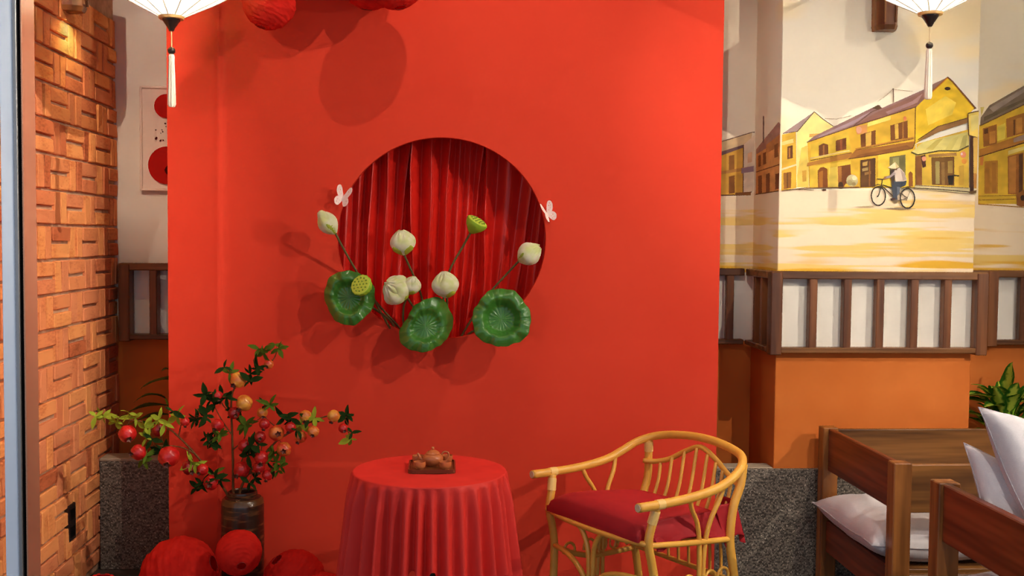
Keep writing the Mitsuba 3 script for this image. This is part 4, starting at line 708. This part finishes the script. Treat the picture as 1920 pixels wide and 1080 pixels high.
lab(t, 'black electrical socket low on the brick wall', 'socket')

# ------------------------------------------------------------------ vase and pomegranate branches
t = num('vase'); VX, VY = -0.897, 4.84
vp = [(0.001, 0.0), (0.078, 0.0), (0.086, 0.012), (0.092, 0.08), (0.095, 0.20), (0.095, 0.36), (0.094, 0.455), (0.088, 0.480), (0.074, 0.492), (0.062, 0.497)]
put(t + '__body', shift(lathe(vp, 48), VX, VY, 0), VASE, 40)
put(t + '__lip', shift(lathe([(0.060, 0.494), (0.064, 0.497), (0.066, 0.506), (0.064, 0.516), (0.058, 0.518), (0.053, 0.510), (0.053, 0.40), (0.001, 0.39)], 40), VX, VY, 0), VASE, 40)
put(t + '__shoulder_band', shift(lathe([(0.0945, 0.462), (0.0895, 0.481), (0.082, 0.489), (0.080, 0.488)], 48), VX, VY, 0), VASE_LIP, 40)
lab(t, 'tall dark brown glazed vase holding pomegranate branches', 'vase')


def leaf_blade(L, W, curl):
    u = np.linspace(0, 1, 6)[:, None]; v = np.array([[-1, 0, 1.0]]); w = W * np.sin(np.pi * (u * 0.92 + 0.06)) ** 0.9
    return gridmesh(np.stack([v * w, u * L + 0 * v, 0.25 * np.abs(v) * w - curl * L * u ** 2], -1))


rb = random.Random(21); tips = {'c': 'centre pomegranate branch rising highest from the vase, mostly orange fruit', 'r': 'pomegranate branch reaching from the vase towards the tea table', 'l': 'pomegranate branch reaching from the vase towards the brick wall'}
for b, text in tips.items():
    t = num('pomegranate_branch'); path = spline(BRANCHES[b], 6); root = np.array([VX + {'c': 0, 'r': .03, 'l': -.025}[b], VY + {'c': .01, 'r': -.02, 'l': -.02}[b], 0.42])
    stems = [tube(np.vstack([root, path]), [0.0062, 0.0022], 7, raw=True)] + [tube(w, [0.0032, 0.0015], 6) for w in TWIGS[b]]
    wood_pts = np.vstack([path] + [spline(w, 6) for w in TWIGS[b]])
    more = [([c[0] + rb.uniform(-.03, .03), c[1] + rb.uniform(-.03, .02), c[2] + rb.uniform(-.03, .03)], bb, 3, col if rb.random() < .6 else 'k') for c, bb, n, col in ROSETTES]
    for c, bb, n, col in ROSETTES + more:
        if bb != b: continue
        c = np.array(c); near = wood_pts[np.argmin(np.linalg.norm(wood_pts - c, axis=1))]; stems.append(tube([near, (near + c) / 2 + [0, 0, .006], c], 0.0012, 5, 3))
        for k in range(n):
            a = 2 * math.pi * k / n + rb.uniform(-.7, .7); d = np.array([math.cos(a), rb.uniform(-1.0, .5), math.sin(a)]); L = rb.uniform(0.030, 0.062)
            y = d / np.linalg.norm(d); z = np.array([rb.uniform(-1, 1), -0.8, rb.uniform(-.2, 1.0)]); z -= y * (z @ y); z /= np.linalg.norm(z); M = np.eye(4); M[:3, 0], M[:3, 1], M[:3, 2], M[:3, 3] = np.cross(y, z), y, z, c
            put(t + '__leaf', xf(leaf_blade(L, L * rb.uniform(.17, .25), rb.uniform(-.2, .55)), M), LEAVES[col], True)
    for c, r_, col, bb in FRUITS:
        if bb != b: continue
        c = np.array(c); near = wood_pts[np.argmin(np.linalg.norm(wood_pts - c, axis=1))]
        ax = np.array([rb.uniform(-.5, .5), -0.75, rb.uniform(-.9, .1)]); ax /= np.linalg.norm(ax); M = align(ax, rb.uniform(0, 6), c)
        lobes = lambda v: v * np.stack([1 + 0.03 * np.cos(6 * np.arctan2(v[:, 1], v[:, 0]))] * 2 + [np.ones(len(v))], 1)
        fk = put(t + '__fruit', xf(lathe([(r_ * max(.02, math.sin(q)), -r_ * .96 * math.cos(q)) for q in np.linspace(0, math.pi * .93, 13)] + [(r_ * .2, r_ * 1.02)], 22, lobes), M), FRUITM[col], True)
        crown = lambda v: np.stack([v[:, 0] * (1 + .25 * (v[:, 2] > r_ * 1.15) * np.cos(5 * np.arctan2(v[:, 1], v[:, 0]))), v[:, 1] * (1 + .25 * (v[:, 2] > r_ * 1.15) * np.cos(5 * np.arctan2(v[:, 1], v[:, 0]))), v[:, 2]], 1)
        put(fk + '__calyx', xf(lathe([(r_ * .20, r_ * .95), (r_ * .19, r_ * 1.08), (r_ * .34, r_ * 1.30), (r_ * .30, r_ * 1.28), (r_ * .12, r_ * 1.06), (.0005, r_ * 1.05)], 20, crown), M), CALYX, True)
        back = c - ax * r_ * .9; stems.append(tube([near, (near + back) / 2 + [0, 0, .004], back], 0.0014, 5, 3))
    put(t + '__stem', cat(stems), BARK, True)
    lab(t, text, 'branch')

# ------------------------------------------------------------------ round tea table
TX, TY, TZ, TR = -0.047, 4.163, 0.756, 0.300
t = num('tea_table')
put(t + '__top', shift(lathe([(0.001, 0.725), (0.275, 0.725), (0.285, 0.730), (0.285, 0.744), (0.28, 0.750), (0.001, 0.750)], 48), TX, TY, 0), WX, 40)
put(t + '__pedestal', shift(lathe([(0.04, 0.05), (0.03, 0.12), (0.026, 0.4), (0.032, 0.68), (0.05, 0.725)], 24), TX, TY, 0), BLACK, 40)
for k in range(4):
    a = math.pi / 4 + k * math.pi / 2; put(t + '__foot', tube([(TX + .02 * math.cos(a), TY + .02 * math.sin(a), .10), (TX + .14 * math.cos(a), TY + .14 * math.sin(a), .05), (TX + .24 * math.cos(a), TY + .24 * math.sin(a), .014)], [.02, .014], 8), BLACK, True)
lab(t, 'round side table hidden under the red velvet cloth', 'table')


def tablecloth():
    na, ntop, nd = 540, 10, 44; a = np.linspace(0, 2 * np.pi, na + 1); rows = []
    for q in np.linspace(0.0, 0.96, ntop):
        r = TR * q; rows.append(np.stack([TX + r * np.cos(a), TY + r * np.sin(a), TZ + 0.0012 * np.sin(a * 3 + q * 9) + 0 * a], 1))
    rg = np.random.default_rng(8); kn = 34; ph = np.cumsum(0.7 + 0.6 * rg.random(kn)); ph = ph / ph[-1]; am = 0.55 + 0.6 * rg.random(kn)
    u = a / (2 * np.pi); j = np.clip(np.searchsorted(ph, u), 0, kn - 1); p0 = np.where(j > 0, ph[j - 1], 0.0); f = (u - p0) / (ph[j] - p0)
    wave = am[j] * (np.sin(np.pi * f) ** 2.2); 
    hem = 0.37 - 0.03 * np.cos(4 * a) + 0.02 * (wave - .5) + 0.115 * np.exp(-((a - (1.5 * np.pi - .17)) / 0.07) ** 4) + 0.115 * np.exp(-((a - (1.5 * np.pi + .05)) / 0.065) ** 4)
    for s in np.linspace(0, 1, nd):
        if s < 0.12:
            q = s / 0.12; r = TR * 0.985 + 0.0045 * math.sin(q * math.pi / 2); z = TZ - 0.005 * (1 - math.cos(q * math.pi / 2)); rows.append(np.stack([TX + r * np.cos(a), TY + r * np.sin(a), z + 0 * a], 1)); continue
        d = (s - 0.12) / 0.88; z = TZ - 0.005 - (TZ - 0.005 - hem) * d
        r = TR + 0.003 + 0.036 * d + 0.060 * min(1, d * 4.0) ** 0.7 * (wave - 0.42) * (0.6 + 0.4 * d) + 0.004 * np.sin(a * 5 + 2 * d)
        rows.append(np.stack([TX + r * np.cos(a), TY + r * np.sin(a), z], 1))
    P = np.array(rows); return sheet(P, 0.002)


put('tablecloth', tablecloth(), TABLE_CLOTH, 50)
lab('tablecloth', 'red velvet cloth draped in folds over the round tea table', 'tablecloth')

# tea set
t = num('tea_tray'); x0, x1, y0, y1, zt = -0.130, 0.054, 4.085, 4.285, 0.7585
put(t + '__base', box(x0 + .004, x1 - .004, y0 + .004, y1 - .004, zt, zt + 0.009, 0.003), TRAYM)
rim = Polygon([(x0, y0), (x1, y0), (x1, y1), (x0, y1)]).buffer(-0.02).buffer(0.02, 6); ringp = rim.difference(rim.buffer(-0.006))
m = trimesh.creation.extrude_polygon(ringp, 0.015, engine='earcut'); m.apply_translation([0, 0, zt]); put(t + '__rim', m, TRAY_RIM, 30)
lab(t, 'small square wooden tea tray on the red tablecloth', 'tray')
ZT = zt + 0.0092


def tea_cup(x, y, label):
    t = num('tea_cup')
    scene[t] = mikit.ply(shift(lathe([(0.001, 0.0), (0.015, 0.0), (0.016, 0.003), (0.0215, 0.008), (0.0238, 0.016), (0.0242, 0.027), (0.0238, 0.030), (0.0224, 0.030), (0.0218, 0.018), (0.018, 0.009), (0.001, 0.007)], 32), x, y, ZT), CLAY, smooth=50)
    lab(t, label, 'tea cup')


tea_cup(-0.086, 4.128, 'clay tea cup at the front left of the tray'); tea_cup(0.014, 4.126, 'clay tea cup at the front right of the tray')
tea_cup(-0.094, 4.246, 'clay tea cup at the back left of the tray, by the spout'); tea_cup(0.020, 4.246, 'clay tea cup at the back right of the tray, behind the handle')
t = num('teapot'); px_, py_ = -0.035, 4.190
pos = lambda m: shift(m, px_, py_, ZT)
put(t + '__body', pos(lathe([(0.001, 0.0), (0.022, 0.0), (0.024, 0.003), (0.034, 0.011), (0.041, 0.024), (0.040, 0.035), (0.033, 0.045), (0.025, 0.048)], 40)), CLAY, 50)
put(t + '__lid', pos(lathe([(0.028, 0.0465), (0.0285, 0.050), (0.022, 0.057), (0.010, 0.0625), (0.001, 0.0635)], 32)), CLAY, 50)
put(t + '__lid__knob', pos(lathe([(0.003, 0.0615), (0.0035, 0.065), (0.0068, 0.069), (0.0068, 0.073), (0.003, 0.076), (0.0005, 0.0765)], 20)), CLAY, True)
put(t + '__spout', pos(tube([(-0.034, 0, 0.020), (-0.048, 0, 0.028), (-0.054, 0, 0.040), (-0.061, 0, 0.050)], [0.0085, 0.0062, 0.0045], 12)), CLAY, 50)
put(t + '__handle', pos(tube([(0.032, 0, 0.042), (0.044, 0, 0.055), (0.060, 0, 0.052), (0.063, 0, 0.035), (0.052, 0, 0.019), (0.037, 0, 0.016)], 0.0036, 10)), CLAY, True)
lab(t, 'round clay teapot with a domed lid in the middle of the tray', 'teapot')

# ------------------------------------------------------------------ rattan armchair
CO = np.array([0.55, 4.13]); CU = np.array([-0.856, -0.517]); CW = np.array([0.517, -0.856])


def C(a, b, z):
    p = CO + CU * a + CW * b; return (p[0], p[1], z)


t = num('rattan_armchair')
half = [(0.0, .3325, .680), (-.11, .3325, .679), (-.263, .3325, .683), (-.40, .333, .699), (-.49, .330, .728), (-.565, .312, .765), (-.625, .250, .795), (-.650, .13, .815)]
bow = half + [(-.657, 0.0, .822)] + [(a, -b, z) for a, b, z in half[::-1]]
put(t + '__arm_rail', tube([C(*p) for p in bow], 0.0178, 16, 8), RATTAN, True)
put(t + '__binding', cat([tube([C(-.608, -.284, .765), C(-.611, -.286, .722)], 0.0205, 14, 2)]), RATTAN_L, 40)
for b in (.3325, -.3325): put(t + '__rail_end', tube([C(0.0005, b, .680), C(0.003, b, .680)], 0.0150, 14, 2), RATTAN_END, 40)
for s in (1, -1):
    put(t + '__front_leg', tube([C(-.100, s * .325, .672), C(-.092, s * .315, .617), C(-.075, s * .31, .535), (C(-.092, s * .31, .455)), C(-.105, s * .312, .38), C(-.105, s * .315, .24), C(-.09, s * .32, .10), C(-.075, s * .325, 0.0)], 0.0168, 14, 6), RATTAN, True)
    put(t + '__back_leg', tube(([C(-.592, .297, .770), C(-.575, .300, .690), C(-.535, .300, .600), C(-.520, .300, .480)] if s > 0 else [C(-.608, -.283, .778), C(-.612, -.288, .69), C(-.612, -.293, .60), C(-.575, -.30, .48)]) + [ C(-.538, s * .30, .37), C(-.56, s * .302, .25), C(-.59, s * .305, .10), C(-.61, s * .31, 0.0)], 0.0178, 14, 6), RATTAN, True)
    put(t + '__binding', cat([tube([C(-.098, s * .322, .655), C(-.088, s * .313, .605)], 0.0192, 14, 2), tube([C(-.090, s * .3325, .679), C(-.125, s * .3325, .679)], 0.0196, 14, 2)]), RATTAN_L, 40)
    put(t + '__side_brace', tube([C(-.268, s * .330, .675), C(-.285, s * .322, .635), C(-.325, s * .312, .57), C(-.345, s * .305, .48), C(-.346, s * .305, .36), C(-.34, s * .31, .2)], 0.0098, 10, 6), RATTAN, True)
    put(t + '__side_brace', tube([C(-.452, s * .328, .708), C(-.435, s * .320, .65), C(-.395, s * .312, .57), C(-.376, s * .305, .48), C(-.368, s * .305, .36), C(-.37, s * .31, .2)], 0.0098, 10, 6), RATTAN, True)
    put(t + '__seat_side_rail', tube([C(-.075, s * .305, .520), C(-.3, s * .310, .498), C(-.53, s * .300, .476)], 0.0115, 10), RATTAN, True)
    put(t + '__lower_side_bow', tube([C(-.108, s * .305, .365), C(-.20, s * .305, .322), C(-.30, s * .305, .296), C(-.40, s * .305, .290), C(-.54, s * .302, .292)], 0.0125, 10), RATTAN, True)
    for a in (-.18, -.29, -.41, -.48):
        k = np.linspace(-.3, 1.25 * math.pi, 14); put(t + '__scroll', tube(np.array([C(a + .030 * math.cos(q), s * .304, .335 + .034 * math.sin(q)) for q in k]), 0.0062, 8, raw=True), RATTAN, True)
put(t + '__seat_front_rail', tube([C(-.066, -.312, .528), C(-.048, -.16, .522), C(-.044, 0, .520), C(-.048, .16, .522), C(-.066, .312, .528)], 0.0115, 10), RATTAN, True)
put(t + '__seat_back_rail', tube([C(-.53, -.295, .478), C(-.545, 0, .478), C(-.53, .295, .478)], 0.0115, 10), RATTAN, True)
for b in np.linspace(-.24, .24, 7): put(t + '__seat_slat', tube([C(-.06, b, .515), C(-.3, b, .498), C(-.535, b, .478)], 0.008, 8, 3), RATTAN, True)
for s in (1, -1):   # the pair of rods that meet below the front of the seat
    put(t + '__front_rod', tube([C(-.048, s * .075, .520), C(-.049, s * .045, .49), C(-.050, s * .020, .44), C(-.052, s * .0125, .36), C(-.052, s * .012, .2), C(-.06, s * .012, .10)], 0.0105, 10), RATTAN, True)
    put(t + '__front_arch', tube([C(-.10, s * .30, .372), C(-.08, s * .235, .378), C(-.06, s * .15, .374), C(-.05, s * .08, .35), C(-.05, s * .03, .30), C(-.05, s * .022, .22)], 0.0110, 10), RATTAN, True)
ir = [(-.585, -.290, .680), (-.612, -.235, .684), (-.632, -.170, .705), (-.645, -.085, .752), (-.648, 0.0, .783)]
put(t + '__back_arch', tube([C(*p) for p in ir + [(a, -b, z) for a, b, z in ir[::-1]][1:]], 0.0115, 12), RATTAN, True)
for b in (-.215, -.15, -.08, -.012, .055, .11, .155, .21):
    zt_ = np.interp(abs(b), [0, .085, .17, .235], [.783, .752, .705, .684]); put(t + '__back_spindle', tube([C(-.640 + .1 * abs(b), b, zt_), C(-.60, b * .98, .60), C(-.545, b * .96, .478)], 0.0078, 8), RATTAN, True)
for b in np.linspace(-.22, .22, 8): put(t + '__lower_spindle', tube([C(-.545, b, .478), C(-.555, b, .38), C(-.56, b * .98, .30)], 0.0068, 8, 3), RATTAN, True)
put(t + '__lower_back_rail', tube([C(-.55, -.30, .30), C(-.562, 0, .295), C(-.55, .30, .30)], 0.0105, 10), RATTAN, True)
for a in (-.36, -.43):
    k = np.linspace(0, 2 * math.pi, 20); put(t + '__scroll', tube(np.array([C(a + .026 * math.cos(q), -.302, .335 + .028 * math.sin(q)) for q in k]), 0.005, 8, raw=True), RATTAN, True)
put(t + '__lower_frame', tube([C(-.075, -.31, .11), C(-.06, 0, .10), C(-.075, .31, .11)], 0.0115, 10), RATTAN, True)
lab(t, 'yellow rattan armchair with a curved arm rail and red seat cushion, beside the tea table', 'armchair')


def seat_cushion():
    na, nb = 44, 52; P = np.zeros((na, nb, 3)); tops = []
    u = np.linspace(-1, 1, na); v = np.linspace(-1, 1, nb); U, V = np.meshgrid(u, v, indexing='ij')
    se = np.clip((1 - np.abs(U) ** 5) * (1 - np.abs(V) ** 5), 0, 1) ** 0.4
    nzv = meshkit.fbm(np.stack([U * 2, V * 2, U * 0], -1), 3, 6) - .5
    a = -.305 + U * .262 * 1.0; b = V * (.285 - 0.0 * U); sag = (-.305 - a) * -0.03
    top = .532 + (a + .305) * 0.085 + .072 * se + .016 * nzv * se; bot = .505 + (a + .305) * 0.085 + 0.004 + 0 * se
    def w(z): return np.stack([CO[0] + CU[0] * a + CW[0] * b, CO[1] + CU[1] * a + CW[1] * b, z], -1)
    A_, B_ = gridmesh(w(np.maximum(top, bot + .012 * 0))), gridmesh(w(bot)); h = na * nb
    idx = np.concatenate([np.arange(nb), np.arange(1, na) * nb + nb - 1, (na - 1) * nb + np.arange(nb - 2, -1, -1), np.arange(na - 2, 0, -1) * nb]); r = []
    for i in range(len(idx)): p, q = idx[i], idx[(i + 1) % len(idx)]; r += [[p, q, p + h], [q, q + h, p + h]]
    m = trimesh.Trimesh(np.vstack([A_.vertices, B_.vertices]), np.vstack([A_.faces[:, ::-1], B_.faces + h, np.array(r)]), process=False); m.fix_normals(); return m


t = num('seat_cushion')
put(t + '__pad', seat_cushion(), CUSHION_RED, 60)
def flap(pts_top, drop, out, seed):
    n = 26; top = spline(pts_top, 8); k = np.linspace(0, 1, len(top)); rows = []
    for s in np.linspace(0, 1, 14):
        wv = 0.010 * np.sin(k * 17 + seed) * s + 0.006 * np.sin(k * 31 + seed) * s
        a = top[:, 0] + out[0] * (0.04 * s + wv); b = top[:, 1] + out[1] * (0.035 * s + wv); z = top[:, 2] - drop * s * (0.88 + 0.14 * np.sin(k * 9 + seed))
        rows.append(np.stack([CO[0] + CU[0] * a + CW[0] * b, CO[1] + CU[1] * a + CW[1] * b, z], -1))
    return sheet(np.array(rows), 0.004)
put(t + '__hanging_cloth', flap([(-.13, .262, .592), (-.25, .266, .598), (-.36, .266, .594), (-.47, .262, .590), (-.545, .262, .585)], .105, (0, .8), 1.0), CUSHION_RED, True)
put(t + '__hanging_cloth', flap([(-.46, .272, .612), (-.54, .285, .618), (-.585, .26, .618), (-.595, .16, .615)], .170, (-0.8, 0.6), 2.4), CUSHION_RED, True)
lab(t, 'dark red seat cushion with a loose hanging cover on the rattan armchair', 'cushion')

# ------------------------------------------------------------------ wooden benches
t = num('wooden_bench')
for x, y0_, y1_ in ((1.812, 4.930, 5.000), (1.812, 4.130, 4.200), (3.60, 4.930, 5.000), (3.60, 4.130, 4.200)): put(t + '__post', box(x, x + .074, y0_, y1_, 0, .780, .004), WZ)
put(t + '__arm_board', box(1.836, 1.862, 4.200, 4.930, .575, .776, .004), WY); put(t + '__arm_board', box(3.62, 3.646, 4.200, 4.930, .575, .776, .004), WY)
put(t + '__back_board', box(1.886, 3.60, 4.955, 4.985, .575, .768, .004), WX); put(t + '__front_board', box(1.886, 3.60, 4.142, 4.168, .575, .772, .004), WX)
put(t + '__seat_side_rail', box(1.834, 1.864, 4.200, 4.930, .184, .335, .004), WY); put(t + '__seat_side_rail', box(3.62, 3.65, 4.200, 4.930, .184, .335, .004), WY)
put(t + '__seat_rail', box(1.886, 3.60, 4.145, 4.175, .184, .320, .004), WX); put(t + '__seat_rail', box(1.886, 3.60, 4.95, 4.98, .184, .32, .004), WX)
for k in range(6): put(t + '__seat_slat', box(1.866, 3.618, 4.215 + .12 * k, 4.295 + .12 * k, .300, .322, .003), WX)
lab(t, 'low dark wooden bench with boarded sides in front of the orange pillar', 'bench')


def cushion(key, M, w, d, h, seed, label, cat_, group=None, edge=2.6, piping=True):
    t = num(key); m, rim = pillow(w, d, h, seed, edge=edge); put(t + '__cover', xf(m, M), LINEN, True)
    if piping: put(t + '__piping', xf(tube(rim, 0.0028, 6, closed=True, raw=True), M), PIPING, True)
    return lab(t, label, cat_, group)


TM = trimesh.transformations.translation_matrix; CM = trimesh.transformations.concatenate_matrices
cushion('seat_pad', TM([2.22, 4.565, .415]), 0.92, 0.72, 0.19, 3, 'light grey seat cushion poking out under the arm of the wooden bench', 'cushion', edge=5)
cushion('seat_pad', TM([3.16, 4.565, .415]), 0.90, 0.72, 0.19, 4, 'light grey seat cushion further along the wooden bench', 'cushion', edge=5)
t = num('wooden_bench')
for x, y0_, y1_ in ((1.835, 3.790, 3.868), (1.835, 2.75, 2.828), (3.5, 3.79, 3.868), (3.5, 2.75, 2.828)): put(t + '__post', box(x, x + .082, y0_, y1_, 0, .778, .004), WZ)
put(t + '__arm_board', box(1.850, 1.886, 2.828, 3.790, .560, .774, .004), WY); put(t + '__arm_board', box(3.52, 3.552, 2.828, 3.790, .560, .774, .004), WY)
put(t + '__seat_side_rail', box(1.848, 1.88, 2.828, 3.79, .184, .335, .004), WY); put(t + '__seat_side_rail', box(3.52, 3.55, 2.828, 3.79, .184, .335, .004), WY)
put(t + '__seat_rail', box(1.917, 3.5, 3.80, 3.83, .184, .335, .004), WX); put(t + '__seat_rail', box(1.917, 3.5, 2.78, 2.81, .184, .335, .004), WX)
for k in range(8): put(t + '__seat_slat', box(1.882, 3.518, 2.85 + .12 * k, 2.93 + .12 * k, .300, .322, .003), WX)
lab(t, 'dark wooden bench close to the camera, grey pillows on its seat', 'bench')
cushion('seat_pad', TM([2.33, 3.31, .425]), 0.94, 0.92, 0.21, 5, 'light grey seat cushion on the bench closest to the camera', 'cushion', edge=5)


def frame(corner, e1, e2):
    """A pillow's matrix from its upper left corner and the run of its top and left edges."""
    e1, e2 = np.array(e1, float), np.array(e2, float); x = e1 / np.linalg.norm(e1); y = -e2 / np.linalg.norm(e2); z = np.cross(x, y); z /= np.linalg.norm(z)
    m = np.eye(4); m[:3, 0], m[:3, 1], m[:3, 2], m[:3, 3] = x, y, z, np.array(corner) + (e1 + e2) / 2
    return m


cushion('throw_pillow', frame((1.886, 3.70, 0.915), (.42, -.12, -.20), (.02, -.12, -.27)), 0.48, 0.36, 0.17, 7, 'grey pillow lying half behind the bench arm, below the upright pillow', 'pillow', edge=3.2)
cushion('throw_pillow', frame((1.885, 3.60, 1.085), (.46, .02, -.09), (.13, -.16, -.42)), 0.50, 0.47, 0.22, 8, 'grey pillow standing upright in front of the green plant', 'pillow', edge=3.0)

# ------------------------------------------------------------------ plants in the planters
def broad_leaf(base, direction, L, W, droop, seed):
    u = np.linspace(0, 1, 14)[:, None]; v = np.linspace(-1, 1, 7)[None]; d = np.array(direction, float); d /= np.linalg.norm(d)
    side = np.cross(d, [0, 0, 1.0]); side /= np.linalg.norm(side) + 1e-9; up = np.cross(side, d)
    w = W * np.sin(np.pi * np.clip(u, 0, 1) ** 0.8) ** 0.8 * (1 - .25 * u)
    c = np.array(base) + u[..., None] * L * d + (-(u ** 2) * L * droop)[..., None] * np.array([0, 0, 1.0])
    P = c + (v * w)[..., None] * side + (np.abs(v) * w * 0.35 + 0.02 * L * np.sin(u * 9 + seed) * np.abs(v))[..., None] * up
    uv = np.stack(np.broadcast_arrays((v + 1) / 2, u), -1).reshape(-1, 2)
    return gridmesh(P), uv


def plant(key, label, specs, m, base):
    t = num(key); rp = random.Random(len(specs))
    for k, (x, y, z, dx, dy, dz, L, W, dr_) in enumerate(specs):
        g, uv = broad_leaf((x, y, z), (dx, dy, dz), L, W, dr_, k); put(t + '__leaf', g, m, True, uv=uv)
        put(t + '__stalk', tube([(base[0] + rp.uniform(-.04, .04), base[1] + rp.uniform(-.03, .03), 0.415), ((base[0] + x) / 2, (base[1] + y) / 2, (z + .45) / 2 + .04), (x, y, z)], 0.005, 6, 4), POD, True)
    lab(t, label, 'plant')


rp = random.Random(5); specs = []
for k in range(44):
    a = rp.uniform(0, 2 * math.pi); e = rp.uniform(0.15, 1.25); L = rp.uniform(.20, .31); h = rp.uniform(.60, .86)
    dx, dy, dz = math.cos(a) * math.cos(e), math.sin(a) * math.cos(e) * .55 - .18, math.sin(e) * .9 + .05
    specs.append((2.885 + .05 * math.cos(a), 5.255 + .03 * math.sin(a), h, dx, dy, dz, L, rp.uniform(.040, .058), rp.uniform(.15, .5)))
plant('leafy_plant', 'bright green variegated plant in the planter right of the pillar', specs, POTLEAF, (2.885, 5.27))
specs = [(-1.34, 5.49, .93, -.75, -.35, .25, .19, .036, .45), (-1.33, 5.49, .95, -.3, -.4, .55, .17, .034, .5), (-1.30, 5.49, .90, .6, -.3, .4, .18, .034, .5), (-1.36, 5.47, .80, -.9, -.2, .22, .27, .036, .40), (-1.36, 5.46, .76, -.85, -.3, .10, .22, .034, .3), (-1.30, 5.48, .80, .5, -.35, .3, .20, .036, .5), (-1.33, 5.47, .70, -.6, -.4, .10, .18, .034, .3), (-1.28, 5.48, .74, .2, -.5, .3, .2, .034, .5), (-1.40, 5.48, .84, -.6, -.2, .4, .18, .032, .6), (-1.31, 5.47, .86, -.1, -.6, .2, .17, .036, .5)]
plant('dark_plant', 'dark leafed plant in the shaded granite planter left of the backdrop', specs, DARKLEAF, (-1.31, 5.52))
